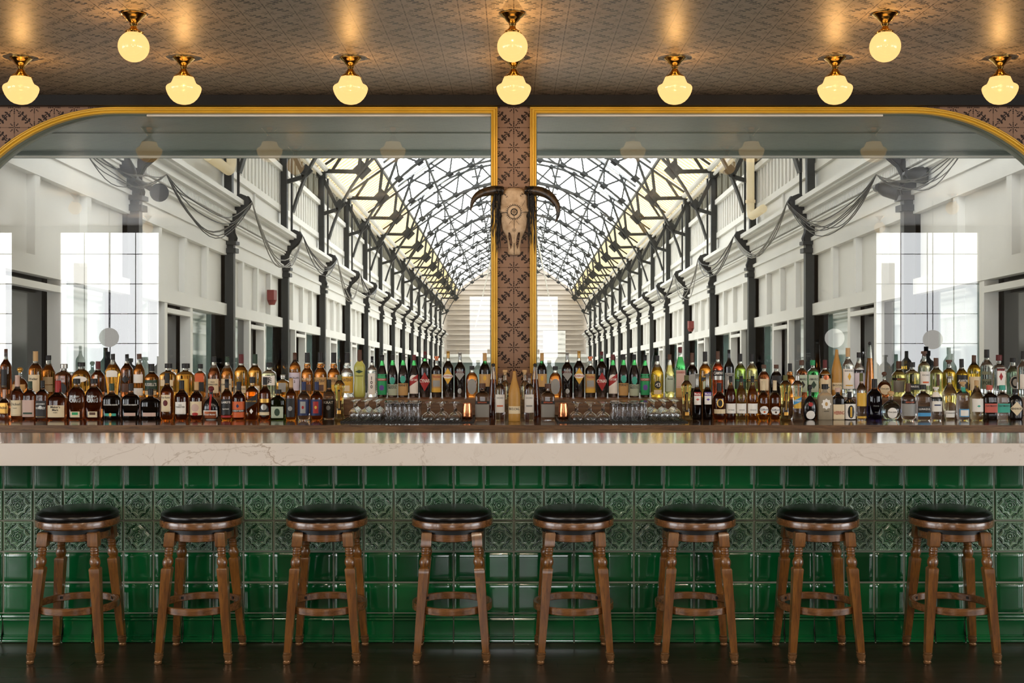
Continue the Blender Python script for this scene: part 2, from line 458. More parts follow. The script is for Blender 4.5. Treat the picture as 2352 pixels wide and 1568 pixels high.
for i, side in enumerate((-1, 1)):
    pth = arch_path(side)
    sg = 1 if side < 0 else -1
    win = struct(empty('window_%d' % (i+1), (0, 0, 0)))
    fr = sweep(pth, [(u*sg, d) for u, d in GP], WALL_Y).build('gold_frame', M['gold'], win, smooth=35)
    jb = sweep(pth, [(u*sg, d) for u, d in JP], WALL_Y).build('sash', M['sage'], win, smooth=35)
    ins = arch_path(side, .06)
    poly = [(a, GLASS_Y, b) for a, b in ins]
    mb = MB(); mb.add(poly if side > 0 else list(reversed(poly)), [tuple(range(len(poly)))])
    mb.build('glass_pane', M['pane'], win)
    # slim bright capping strip along the head inside the frame
    x0, x1 = (px(335), px(1127)) if side < 0 else (px(1233), px(2030))
    MB().b2((x0, WALL_Y+.02, pz(266)), (x1, WALL_Y+.05, pz(262))).build('head_strip', M['hall_white'], win)
MB().b2((-ROOM_X, WALL_Y-.08, SILL-.03), (ROOM_X, WALL_Y+.02, SILL)).build('window_sill', M['oak'])
struct(bpy.data.objects['window_sill'])

# ------------------------------------------------------------------ ceiling lamps
def brass_parts(root, globe):
    s = 1.0
    base = MB().lathe([(.015, -.085), (.016, -.074), (.021, -.066), (.023, -.060), (.021, -.056), (.034, -.044), (.046, -.030), (.049, -.025), (.060, -.019), (.066, -.011), (.071, -.007), (.071, 0)], 40)
    base.build('canopy', M['brass'], root, smooth=40)
    if globe:
        MB().lathe([(.045, -.112), (.047, -.106), (.044, -.101), (.031, -.094), (.021, -.085), (.016, -.074)], 36).build('shade_holder', M['brass'], root, smooth=40)
    else:
        MB().lathe([(.062, -.131), (.064, -.125), (.058, -.118), (.040, -.107), (.028, -.092), (.017, -.074)], 36).build('shade_holder', M['brass'], root, smooth=40)
    sc = MB()
    for k in range(3):
        a = PI*2*k/3+.4; q = .049 if globe else .066; sc.box((math.cos(a)*q, math.sin(a)*q, -.107 if globe else -.126), (.012, .012, .007), Matrix.Rotation(a, 3, 'Z'))
    sc.build('screw', M['brass'], root)
def lamp(px_, cy_, D, globe, label, watts=None):
    root = empty('ceiling_lamp', ((px_-1180)*D/F, D, CEIL_Z), label, 'ceiling lamp', 'opal globe ceiling lamps' if globe else 'opal schoolhouse ceiling lamps')
    brass_parts(root, globe)
    if globe:
        r = .0858; pr = []
        for k in range(0, 22):
            a = -PI/2+(PI*.88)*k/21; pr.append((max(.001, r*math.cos(a)), -.187+r*math.sin(a)))
    else:
        pr = [(.001, -.3045), (.022, -.303), (.045, -.297), (.066, -.285), (.085, -.266), (.099, -.245), (.109, -.222), (.1135, -.203), (.1125, -.193), (.106, -.183), (.094, -.176), (.084, -.171), (.077, -.160), (.070, -.143), (.064, -.128)]
    MB().lathe(pr, 40, close=False).build('glass_shade', M['opal'], root, smooth=True)
    ld = bpy.data.lights.new('bulb', 'POINT'); ld.energy = watts or (52 if globe else 44); ld.color = (1.0, .52, .17) if not watts else (1.0, .84, .64); ld.shadow_soft_size = 0.0
    lo = bpy.data.objects.new('bulb', ld); COL.objects.link(lo); lo.parent = root; lo.location = (0, 0, -.255 if globe else -.285)
    return root
LS = 7.96; LG = 6.83
for x, D, gl, lb in [(307, LG, 1, 'round opal globe lamp on a brass canopy, left of the three globes'),
                 (1177, LG, 1, 'round opal globe lamp on a brass canopy, hanging before the tiled pillar'),
                 (2033, LG, 1, 'round opal globe lamp on a brass canopy, right of the three globes'),
                 (48, LS, 0, 'schoolhouse shaped opal lamp at the far left end of the row'),
                 (422, LS, 0, 'schoolhouse shaped opal lamp, second from the left in its row'),
                 (805, LS, 0, 'schoolhouse shaped opal lamp, third from the left in its row'),
                 (1180, LS, 0, 'schoolhouse shaped opal lamp straight above the tiled pillar'),
                 (1550, LS, 0, 'schoolhouse shaped opal lamp, third from the right in its row'),
                 (1918, LS, 0, 'schoolhouse shaped opal lamp, second from the right in its row'),
                 (2297, LS, 0, 'schoolhouse shaped opal lamp at the far right end of the row')]:
    lamp(x, 0, D, gl, lb)

for D in (2.6, -.6):      # globe lamps added out of view as fill light on the bar front
    for k, x in enumerate((-5.8, -2.05, 0.0, 2.05, 5.8)):
        r = lamp(1180, 0, D, 1, 'added opal globe fill lamp over the %s, mirrored in the window, %s across' % ('seats' if D > 0 else 'street side', ('first', 'second', 'third', 'fourth', 'fifth')[k]), 400)
        r.location.x = x
# white globe pendants further forward in the room, seen only mirrored in the window
for x, z, y in ((5.85, 1.42, 1.7), (4.48, 1.44, 1.7), (-5.65, 1.45, 1.7)):
    r = empty('pendant_lamp', (x, y, CEIL_Z), 'white glowing globe pendant mirrored in the window, over the %s bottles' % {5.85: 'clear spirit', 4.48: 'brown and green', -5.65: 'whiskey'}[x], 'pendant lamp')
    MB().tube([(0, 0, 0), (0, 0, z-CEIL_Z+.12)], .006, 6).build('cord', M['black_iron'], r)
    MB().lathe([(max(.001, .135*math.cos(a)), z-CEIL_Z+.135*math.sin(a)) for a in [(-PI/2+PI*k/14) for k in range(15)]], 20, close=False).build('globe', M['opal_white'], r, smooth=True)

# ------------------------------------------------------------------ bar
TILE_Y = 6.20; T = .1527
BX = 24                      # tiles each way
bar = empty('bar_counter', (0, TILE_Y, 0), 'long bar with thick veined marble slab over glossy green tiled front', 'bar counter')
def part(mb, name, m, parent, smooth=False):
    o = mb.build(name, m, None, smooth); o.parent = parent; o.matrix_parent_inverse = Matrix.Translation(-Vector(parent.location)); return o
ZT = EYE-(1018-750)*5.83/F; ZB = EYE-(1070-750)*5.83/F
mb = MB(); mb.b2((-3.75, 5.83, ZB), (3.75, 6.42, ZT))
top = part(mb, 'marble_slab', M['marble'], bar)
bv = top.modifiers.new('bevel', 'BEVEL'); bv.width = .004; bv.segments = 2
part(MB().b2((-3.66, TILE_Y+.0015, 0), (3.66, 6.36, ZB)), 'carcass', M['grout'], bar)

def relief(n):
    """height field of the embossed star tile on [-1,1]^2"""
    a = np.linspace(-1, 1, n); X_, Z_ = np.meshgrid(a, a)
    h = np.zeros_like(X_)
    def ridge(d, w, k=1.0):
        nonlocal h
        h = np.maximum(h, k*np.clip(1-(d/w)**2, 0, 1)**.6)
    r = np.hypot(X_, Z_); th = np.arctan2(Z_, X_)
    ridge(np.abs(np.maximum(abs(X_), abs(Z_))-.93), .055)
    # eight pointed star strap, double line
    def star(R1, R2, off=0):
        k = 8; best = np.full_like(X_, 9.)
        for i in range(16):
            a0 = PI/8*i+off; a1 = PI/8*(i+1)+off
            p0 = (R1 if i % 2 == 0 else R2); p1 = (R2 if i % 2 == 0 else R1)
            x0, z0, x1, z1 = p0*math.cos(a0), p0*math.sin(a0), p1*math.cos(a1), p1*math.sin(a1)
            t = np.clip(((X_-x0)*(x1-x0)+(Z_-z0)*(z1-z0))/((x1-x0)**2+(z1-z0)**2), 0, 1)
            best = np.minimum(best, np.hypot(X_-x0-t*(x1-x0), Z_-z0-t*(z1-z0)))
        return best
    ridge(star(.68, .52), .04); ridge(star(.57, .43), .035, .8)
    ridge(np.abs(r-.20-.02*np.cos(8*th)), .045, .9)
    ridge(np.abs(r-.36-.035*np.cos(8*th)), .04, .75)
    ridge(r, .10, 1.1)
    # crossing straps at the middle of each side
    for s in (0, 1):
        A, B = (X_, Z_) if s == 0 else (Z_, X_)
        for sg in (-1, 1):
            u = np.abs(B)-.66
            for o_ in (-.05, .05):
                d = np.abs(A-sg*(u-.14)+o_)/1.2
                d = np.where((np.abs(B) > .5) & (np.abs(B) < .92), d, 9); ridge(d, .03, .9)
    # scrolls in the corners
    for cx, cz, rr in ((.74, .74, .11), (.48, .76, .085), (.76, .48, .085), (.62, .60, .07), (.84, .56, .05), (.56, .86, .05), (.30, .83, .06), (.83, .30, .06)):
        for sx in (-1, 1):
            for sz in (-1, 1):
                q = np.hypot(X_-sx*cx, Z_-sz*cz); ridge(np.abs(q-rr), .032, .85); ridge(q, rr*.4, .7)
    h = np.where(np.maximum(abs(X_), abs(Z_)) > .985, 0, h)
    return h
NR = 64
HR = relief(NR)
def tiled_front():
    V = []; Fc = []; tone = []; off = 0; ridge_ = []; deep_ = []
    ar = np.linspace(0, 1, NR)
    ny = 9
    pr = np.array([0, .012, .035, .2, .5, .8, .965, .988, 1.])
    hb = np.array([0, .7, .97, .99, 1, .99, .97, .7, 0])
    rows = [(.7735, .925, 0), (.6163, .7690, 1), (.4590, .6117, 1), (.3020, .4545, 0), (.1450, .2975, 0)]
    for z0, z1, rel in rows:
        for i in range(-BX, BX):
            x0 = i*T+.0026+(.001 if rel else 0); x1 = (i+1)*T-.0026; t = random.random()
            za, zb = z0+.001, z1-.001
            if rel:
                X_, Z_ = np.meshgrid(x0+(x1-x0)*ar, za+(zb-za)*ar)
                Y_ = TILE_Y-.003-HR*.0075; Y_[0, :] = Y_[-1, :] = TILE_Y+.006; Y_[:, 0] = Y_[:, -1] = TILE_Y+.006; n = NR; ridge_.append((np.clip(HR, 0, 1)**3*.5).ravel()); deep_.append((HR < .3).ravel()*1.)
            else:
                X_, Z_ = np.meshgrid(x0+(x1-x0)*pr, za+(zb-za)*pr)
                tx, tz = random.uniform(-.0016, .0016), random.uniform(-.0016, .0016)
                Y_ = TILE_Y+.006-np.outer(hb, hb)*.0095+(np.outer(np.ones(ny), pr)-.5)*tx+(np.outer(pr, np.ones(ny))-.5)*tz; n = ny; ridge_.append(np.zeros(n*n)); deep_.append(np.zeros(n*n))
            V.append(np.stack([X_.ravel(), Y_.ravel(), Z_.ravel()], 1))
            idx = np.arange(n*n).reshape(n, n)+off
            Fc.append(np.stack([idx[:-1, :-1].ravel(), idx[:-1, 1:].ravel(), idx[1:, 1:].ravel(), idx[1:, :-1].ravel()], 1))
            tone += [t]*((n-1)**2); off += n*n
    V = np.concatenate(V); Fc = np.concatenate(Fc)
    me = bpy.data.meshes.new('green_tiles'); me.vertices.add(len(V)); me.vertices.foreach_set('co', V.ravel())
    me.loops.add(len(Fc)*4); me.polygons.add(len(Fc)); me.loops.foreach_set('vertex_index', Fc.ravel().astype(np.int32))
    me.polygons.foreach_set('loop_start', np.arange(len(Fc), dtype=np.int32)*4)
    me.polygons.foreach_set('use_smooth', [True]*len(Fc))
    at = me.attributes.new('tone', 'FLOAT', 'FACE'); at.data.foreach_set('value', tone)
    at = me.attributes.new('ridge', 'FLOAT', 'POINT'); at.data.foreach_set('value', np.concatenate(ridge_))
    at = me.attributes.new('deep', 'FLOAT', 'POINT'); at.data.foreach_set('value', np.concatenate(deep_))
    me.materials.append(M['tile']); me.update(); me.validate()
    o = bpy.data.objects.new('tiled_front', me); COL.objects.link(o)
    o.parent = bar; o.matrix_parent_inverse = Matrix.Translation(-Vector(bar.location)); return o
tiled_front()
# moulded base course
mb = MB(); prof = [(.008, .1425), (-.012, .1425), (-.022, .137), (-.024, .130), (-.016, .126), (-.012, .121), (-.015, .116), (-.016, .112), (-.010, .108), (-.008, .104), (-.008, .036), (-.012, .033), (-.012, .029), (-.018, .026), (-.018, .018), (-.024, .012), (-.026, .004), (-.026, 0)]
tone = []
for i in range(-BX, BX):
    x0, x1 = i*T+.003, (i+1)*T-.003; k = len(prof)
    vs_ = [(x0, TILE_Y+d, z) for d, z in prof]+[(x1, TILE_Y+d, z) for d, z in prof]
    mb.add(vs_, [(j, j+1, j+1+k, j+k) for j in range(k-1)]+[tuple(range(k)), tuple(reversed(range(k, 2*k)))])
    tone += [random.random()]*(k+1)
o = part(mb, 'base_moulding', M['tile'], bar, smooth=30)
at = o.data.attributes.new('tone', 'FLOAT', 'FACE'); at.data.foreach_set('value', tone[:len(o.data.polygons)])
part(MB().b2((-3.66, TILE_Y-.026, 0), (3.66, TILE_Y+.01, .003)), 'base_grout', M['grout'], bar)

# ------------------------------------------------------------------ stools
def leg_mesh():
    """one leg in its own frame, standing on z=0 at (1,1) quadrant; splays outward downward"""
    mb = MB(); top = Vector((.118, .118, .615)); ft = Vector((.167, .167, 0)); ax = (top-ft)
    def at(z): return ft+ax*(z/.615)
    def sq(levels):    # (z, half width)
        vs_ = []
        for z, h in levels:
            c = at(z); vs_ += [(c.x+a*h, c.y+b*h, z) for a, b in ((-1,-1),(1,-1),(1,1),(-1,1))]
        n = len(levels)
        mb.add(vs_, [(i*4+j, i*4+(j+1) % 4, (i+1)*4+(j+1) % 4, (i+1)*4+j) for i in range(n-1) for j in range(4)]+[(3,2,1,0), tuple(range((n-1)*4, n*4))])
    def rd(levels, n=18):
        vs_ = []
        for z, r in levels:
            c = at(z); vs_ += [(c.x+r*math.cos(2*PI*j/n), c.y+r*math.sin(2*PI*j/n), z) for j in range(n)]
        k = len(levels)
        mb.add(vs_, [(i*n+j, i*n+(j+1) % n, (i+1)*n+(j+1) % n, (i+1)*n+j) for i in range(k-1) for j in range(n)]+[tuple(reversed(range(n))), tuple(range((k-1)*n, k*n))])
    sq([(.545, .016), (.553, .0245), (.612, .0245), (.618, .021)])
    rd([(.449, .017), (.456, .021), (.470, .0255), (.482, .0255), (.495, .021), (.504, .016), (.506, .020), (.511, .021), (.515, .017), (.518, .020), (.523, .020), (.526, .017), (.530, .021), (.537, .021), (.540, .018), (.547, .018)])
    sq([(.050, .014), (.056, .016), (.120, .0175), (.420, .0235), (.444, .0245), (.449, .022), (.456, .014)])
    mb.cur = 1
    rd([(0, .012), (.002, .017), (.010, .019), (.014, .0165), (.018, .0165), (.030, .021), (.041, .0225), (.045, .0195), (.048, .021), (.054, .0215), (.057, .018), (.058, .012)])
    return mb
def make_stool(loc, label):
    root = empty('bar_stool', loc, label, 'bar stool', 'bar stools in front of the tiled bar')
    cush = [(.001, .668), (.184, .668), (.190, .675), (.193, .684), (.192, .693), (.187, .701), (.174, .708), (.160, .7135), (.150, .7155), (.130, .7185), (.09, .7205), (.04, .7215), (.001, .722)]
    MB().lathe(cush, 64, close=False).build('seat_cushion', M['leather'], root, smooth=True)
    MB().lathe([(.1915+.003*math.cos(a), .6735+.003*math.sin(a)) for a in [2*PI*k/8 for k in range(9)]], 64, close=False).build('piping', M['leather'], root, smooth=True)
    MB().lathe([(.12, .634), (.191, .634), (.1955, .638), (.197, .640), (.1975, .666), (.1955, .670), (.12, .670)], 64).build('seat_rim', M['stool_ring'], root, smooth=28)
    MB().lathe([(.12, .606), (.155, .608), (.155, .634), (.12, .636)], 48).build('swivel_plate', M['black_iron'], root, smooth=40)
    MB().lathe([(.128, .573), (.150, .573), (.153, .576), (.153, .609), (.150, .612), (.128, .612), (.128, .573)], 48, close=False).build('apron_ring', M['stool_ring'], root, smooth=28)
    for k in range(4):
        lg = bpy.data.objects.new('leg', LEG); COL.objects.link(lg); lg.parent = root; lg.rotation_euler = (0, 0, k*PI/2)
    MB().lathe([(.181, .231), (.193, .231), (.1955, .234), (.1955, .263), (.193, .266), (.181, .266), (.179, .263), (.179, .234), (.181, .231)], 64, close=False).build('foot_ring', M['stool_ring'], root, smooth=28)
    s = MB()
    for k in range(4):
        a = PI/4+PI/2*k+.0; d = .178; s.box((d*math.cos(a), d*math.sin(a), .249), (.006, .012, .012), Matrix.Rotation(a, 3, 'Z'))
    s.build('bolt', M['black_iron'], root)
    return root
LEG = leg_mesh().mesh('leg', [M['stool_wood'], M['stool_foot']], smooth=35)
stool0 = None
words = ['at the far left end of the row', 'second from the left in the row', 'third from the left in the row', 'left one of the pair below the pillar', 'right one of the pair below the pillar', 'third from the right in the row', 'second from the right in the row', 'at the far right end of the row']
for i, x in enumerate((-2.13, -1.525, -.912, -.300, .291, .885, 1.484, 2.134)):
    lb = 'black leather bar stool with turned legs, '+words[i]
    if stool0 is None: stool0 = make_stool((x, 5.955, 0), lb); r = stool0
    else: r = copy_tree(stool0); r.location = (x, 5.955, 0); r['label'] = lb
    r.rotation_euler.z = math.radians((0, 1, 0, 1.5, 1, -1, 1, -1)[i])

# ------------------------------------------------------------------ back counter
CZ = EYE-(976-750)/371.0; CF = F/371.0
bc = empty('back_counter', (0, CF, 0), 'long dark oak back counter carrying the front row of bottles', 'counter')
ct = part(MB().b2((-4.6, CF, CZ-.045), (4.6, 9.29, CZ)), 'worktop', [M['oak_top'], M['oak']], bc)
ct.data.polygons.foreach_set('material_index', [1 if abs(p.normal.y) > .5 else 0 for p in ct.data.polygons])
part(MB().b2((-4.6, CF+.12, 0), (4.6, 9.28, CZ-.045)), 'carcass', M['dark'], bc)
mb = MB()
for x in (636, 892, 1465, 1720, 2100): mb.b2(((x-13-1180)/371, CF+.03, CZ-.18), ((x+13-1180)/371, CF+.12, CZ-.045))
part(mb, 'bracket', M['oak'], bc)
RZ = EYE-(912-750)/(F/8.6)
RF = 8.37
ri = tag(MB().b2((-4.6, RF, CZ+.001), (4.6, 9.2, RZ)).build('bottle_riser', M['oak']), 'raised dark oak step carrying the back row of bottles', 'shelf')
bv = ri.modifiers.new('bevel', 'BEVEL'); bv.width = .003; bv.segments = 2
for xa, xb, lb in ((790, 1090, 'black rubber bar mat under the upturned glasses left of the pillar'), (1278, 1572, 'black rubber bar mat under the upturned glasses right of the pillar')):
    mt = MB(); a, b = (xa-1180)/355, (xb-1180)/355
    mt.b2((a, 7.72, CZ), (b, 8.2, CZ+.008))
    for k in range(int((b-a)/.02)): mt.b2((a+k*.02, 7.72, CZ+.008), (a+k*.02+.008, 8.2, CZ+.012))
    tag(mt.build('bar_mat', mat('black_rubber', (10, 10, 10), .55)), lb, 'bar mat', 'bar mats')
# ------------------------------------------------------------------ arcade beyond the glass (it runs gently downhill)
HX = .10; W = 5.15; SL = 115/F
def HZ(h, y): return EYE-SL*y+h
YS = [15.8, 21.1, 26.2, 31.3, 36, 40.5, 45.1, 49.6, 54.2, 58.8, 63.4, 68, 72.6, 77.2, 81.8, 87.0]
Y0 = 9.6
# terrace soffit just outside the glass
mb = MB(); mb.b2((-9, 9.47, 3.245), (9, 10.35, 3.32)); mb.b2((-9, 10.35, 3.262), (9, 11.6, 3.32)); mb.b2((-9, 10.33, 3.236), (9, 10.37, 3.25)); mb.b2((-9, 11.55, 3.225), (9, 11.78, 3.5))
struct(mb.build('ceiling_outside', M['sage']))
struct(MB().b2((-9, 11.60, 3.222), (9, 11.70, 3.225)).build('trim_2', M['hall_white']))

def run(mb, side, x, h0, h1, y0, y1, th):
    """a board along the wall: x = inner face offset from the wall plane (towards the middle), th thick outwards"""
    xi = HX+side*(W-x); xo = HX+side*(W-x+th)
    vs_ = [(xx, yy, HZ(hh, yy)) for yy in (y0, y1) for xx in (xi, xo) for hh in (h0, h1)]
    mb.add(vs_, [(0,1,3,2),(4,6,7,5),(0,4,5,1),(2,3,7,6),(0,2,6,4),(1,5,7,3)])
def hp(side, off, h, y): return (HX+side*(W-off), y, HZ(h, y))

slab('floor_arcade', (-7, 9.47, -.9), (7, 12, -.8), M['hall_white'])
mb = MB(); vs_ = [(x, y, HZ(-2.1, y)+q) for y in (9.6, 90) for x in (-7, 7) for q in (-.1, 0)]
mb.add(vs_, [(0,1,3,2),(4,6,7,5),(0,4,5,1),(2,3,7,6),(0,2,6,4),(1,5,7,3)]); struct(mb.build('ground', mat('pale_paving', (214, 208, 196), .6)))

for side, nm in ((-1, 'left'), (1, 'right')):
    mb = MB(); bk = MB()
    segs = [Y0]+YS
    for a, b in zip(segs[:-1], segs[1:]):
        run(mb, side, 0, 1.12, 4.55, a, b, .12)             # wall plane above the windows, pierced by the clerestory
        run(mb, side, 0, 5.09, 5.45, a, b, .12)
        for k in range(7):
            ya, yb = a+(b-a)*max(0, (k-.18)/6), a+(b-a)*min(1, (k+.18)/6); run(mb, side, 0, 4.54, 5.10, ya, yb, .12)
        run(bk, side, -.9, -2.1, 1.12, a, b, .1); run(bk, side, 0, 1.10, 1.14, a, b, 1.0)
        run(mb, side, .10, 2.10, 2.42, a, b, .12)           # top rail of the panelling
        run(mb, side, .10, 1.06, 1.26, a, b, .12)           # head rail
        n = 4
        for k in range(n+1):
            y = a+(b-a)*k/n; run(mb, side, .09, 1.2, 2.15, y-.07, y+.07, .12)
        # clerestory and louvre rails
        run(mb, side, .06, 3.55, 3.68, a, b, .1); run(mb, side, .10, 4.40, 4.52, a, b, .14)
        m_ = 16 if a < 50 else 8
        for k in range(m_): y = a+(b-a)*(k+.5)/m_; run(mb, side, .035, 3.66, 4.42, y-.05, y+.05, .08)
        run(mb, side, .04, 3.06, 3.58, (a+b)/2-.03, (a+b)/2+.03, .08)
    struct(mb.build('wall_arcade_'+nm, M['hall_white'])); struct(bk.build('wall_shop_'+nm, M['room_wall']))
    mb = MB()
    for a, b in zip(segs[:-1], segs[1:]):                   # frieze and cornice, stepped
        run(mb, side, .13, 2.34, 2.40, a, b, .2); run(mb, side, .06, 2.40, 2.62, a, b, .12)
        run(mb, side, .14, 2.60, 2.64, a, b, .2); run(mb, side, .17, 2.64, 2.67, a, b, .2)
        run(mb, side, .20, 2.78, 2.81, a, b, .3); run(mb, side, .27, 2.81, 2.86, a, b, .35)
        run(mb, side, .34, 2.93, 2.96, a, b, .4); run(mb, side, .40, 2.96, 3.04, a, b, .45)
        run(mb, side, .24, 2.85, 2.94, a, b, .3)
    struct(mb.build('trim_%d' % (3 if side < 0 else 4), M['hall_white']))
    mb = MB()
    for a, b in zip(segs[:5], segs[1:6]):                    # dentils
        m_ = int((b-a)/.075)
        for k in range(m_): y = a+(b-a)*(k+.5)/m_; run(mb, side, .20, 2.69, 2.78, y-.018, y+.018, .15)
    struct(mb.build('trim_%d' % (5 if side < 0 else 6), M['hall_white']))
    # eave gutter
    mb = MB(); mb.tube([hp(side, .22, 5.33, Y0), hp(side, .22, 5.33, 87)], .075, 10)
    mb.tube([hp(side, .12, 5.18, Y0), hp(side, .12, 5.18, 87)], .04, 8)
    struct(mb.build('trim_%d' % (7 if side < 0 else 8), M['hall_white']))
    # shop windows per bay
    for i, (a, b) in enumerate(zip(segs[:-1], segs[1:])):
        wn = struct(empty('window_%d' % (20+i*2+(side > 0)), (0, 0, 0)))
        fr = MB(); pn = MB(); dk = MB()
        cuts = [0, .36, .62, 1.0] if i % 2 == 0 else [0, .30, .56, 1.0]
        run(fr, side, .08, -2.1, -1.0, a, b, .15)
        for k, c in enumerate(cuts):
            y = a+(b-a)*c; run(fr, side, .09, -1.05, 1.12, y-.07, y+.07, .16)
        for k in range(3):
            ya, yb = a+(b-a)*cuts[k]+.07, a+(b-a)*cuts[k+1]-.07
            door = k == 1
            (dk if door else pn).__class__
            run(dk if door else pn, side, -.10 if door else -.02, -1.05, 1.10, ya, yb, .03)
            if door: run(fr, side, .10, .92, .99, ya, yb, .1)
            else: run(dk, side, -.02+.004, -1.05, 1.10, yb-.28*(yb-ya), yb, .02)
        fr.build('frame', M['hall_white'], wn); pn.build('glass', M['hall_pane'], wn); dk.build('dark_pane', M['hall_dark_pane'], wn)
    # clerestory windows
    mb = MB(); m2 = MB()
    for a, b in zip(segs[:-1], segs[1:]):
        n = 6
        for k in range(n):
            ya = a+(b-a)*(k+.18)/n; yb = a+(b-a)*(k+.82)/n
            run(mb, side, -.03, 4.56, 5.08, ya, yb, .02)
            for q in (ya, yb, (ya+yb)/2): run(m2, side, .05, 4.56, 5.08, q-.025, q+.025, .06)
            run(m2, side, .05, 4.56, 4.60, ya, yb, .06); run(m2, side, .05, 5.05, 5.1, ya, yb, .06)
    wn = struct(empty('window_%d' % (60+(side > 0)), (0, 0, 0)))
    mb.build('glass', M['skyglass'], wn); m2.build('frame', mat('olive_sash', (92, 88, 72), .5), wn)
    # roof: cream boards then glazed slope
    XB, HB = .78*W, 5.42+.7*.22*W
    def slope(x): return 5.42+.7*(W-x)
    mb = MB(); sk = MB(); gb = MB(); so_ = MB()
    def rquad(m_, x0, x1, y0, y1, th=.06, lift=0):
        vs2 = [(HX+side*x, y, HZ(slope(x)+lift+q, y)) for y in (y0, y1) for x in (x0, x1) for q in (0, th)]
        m_.add(vs2, [(0,1,3,2),(4,6,7,5),(0,4,5,1),(2,3,7,6),(0,2,6,4),(1,5,7,3)])
    for a, b in zip(segs[:-1], segs[1:]):
        if a < 12: rquad(mb, XB, W+.15, a, b)
        else: rquad(mb, XB, W+.15, a, b)
        nb = 14
        for k in range(nb): y = a+(b-a)*k/nb; rquad(mb, XB, W+.1, y, y+.05, .03, -.03)
        if a < 22: rquad(so_, 0, XB, a, b); continue  # solid roof added out of view to darken the near walls
        rquad(sk, .02, XB, a, b, .01, .06)
        for k in range(8): y = a+(b-a)*k/8; rquad(gb, .0, XB, y, y+.035, .05, .02)
    struct(mb.build('ceiling_boards_'+nm, M['hall_cream']))
    sk = sk.build('window_%d' % (70+(side > 0)), M['skyglass']); struct(sk)
    struct(so_.build('ceiling_blocker_'+nm, M['hall_white']))
    gb.build('glazing_bars', M['hall_white'], sk)
    pm = MB()
    for xr in (.78, .565, .303, .02):
        x = xr*W; s_ = slope(x)-.05
        pm.bar((HX+side*x, Y0, HZ(s_, Y0)), (HX+side*x, 87, HZ(s_, 87)), .05, .08)
        if 0.02 < xr < .78:
            for k in range(2*len(YS)-2):
                j, f = divmod(k, 2); ya = YS[j]+(YS[j+1]-YS[j])*f/2
                pm.bar((HX+side*(x-.16), ya-.1, HZ(s_-.1, ya)), (HX+side*(x+.16), ya+.1, HZ(s_-.12, ya)), .05)
    struct(pm.build('roof_beam', M['grey_iron']))

# iron columns with scroll brackets
def column(side, y, i):
    near = i < 6
    c = empty('iron_column', hp(side, .12, -2.1, y)); L = Vector(c.location)
    ords = ['first', 'second', 'third', 'fourth', 'fifth', 'sixth', 'seventh', 'eighth', 'ninth', 'tenth', 'eleventh', 'twelfth', 'thirteenth', 'fourteenth', 'fifteenth', 'sixteenth']
    tag(c, '%s black iron column from the glass along the %s arcade wall' % (ords[i], 'left' if side < 0 else 'right'), 'column', 'iron columns of the arcade')
    def pb(mb, name, m=M['grey_iron'], smooth=False):
        for k, v in enumerate(mb.v): mb.v[k] = (v[0]-L.x, v[1]-L.y, v[2]-L.z)
        return mb.build(name, m, c, smooth)
    p = lambda off, h, dy=0: Vector((HX+side*(W-off), y+dy, HZ(h, y)))
    w_ = .15
    mb = MB(); mb.bar(p(.14, -2.1), p(.14, 2.30), w_, w_, up=(0, 1, 0)); mb.bar(p(.14, 2.14), p(.14, 2.22), .25, .25, up=(0,1,0)); mb.bar(p(.14, 2.28), p(.14, 2.34), .27, .27, up=(0,1,0))
    pb(mb, 'shaft', M['black_iron'] if i < 1 else M['grey_iron'])
    # scroll bracket: S-shaped profile prism along y
    prof = [(0, 2.30), (.22, 2.30), (.24, 2.40), (.20, 2.50), (.20, 2.60), (.26, 2.72), (.38, 2.82), (.46, 2.92), (.50, 3.02), (.44, 3.12), (.34, 3.16), (.24, 3.12), (.12, 3.06), (0, 3.06)]
    vs_ = [tuple(p(o, h, dy)) for dy in (-.085, .085) for o, h in prof]; n = len(prof)
    mb = MB(); mb.add(vs_, [tuple(range(n)), tuple(reversed(range(n, 2*n)))]+[(k, (k+1) % n, (k+1) % n+n, k+n) for k in range(n)])
    for dy in (-.05, 0, .05):
        mb.tube([p(o+.012, h, dy) for o, h in prof[1:10]], .010, 5)
    pb(mb, 'scroll_bracket', M['black_iron'])
    mb = MB(); mb.bar(p(.12, 3.04), p(.12, 5.20), .13, .16, up=(0, 1, 0)); mb.bar(p(.12, 5.1), p(.12, 5.25), .24, .26, up=(0, 1, 0))
    if near: mb.tube([p(.26, 3.1, .1), p(.26, 5.1, .1)], .025, 6)
    pb(mb, 'upper_post', M['grey_iron'])
    return c
for i, y in enumerate(YS[:-1]):
    for side in (-1, 1): column(side, y, i)

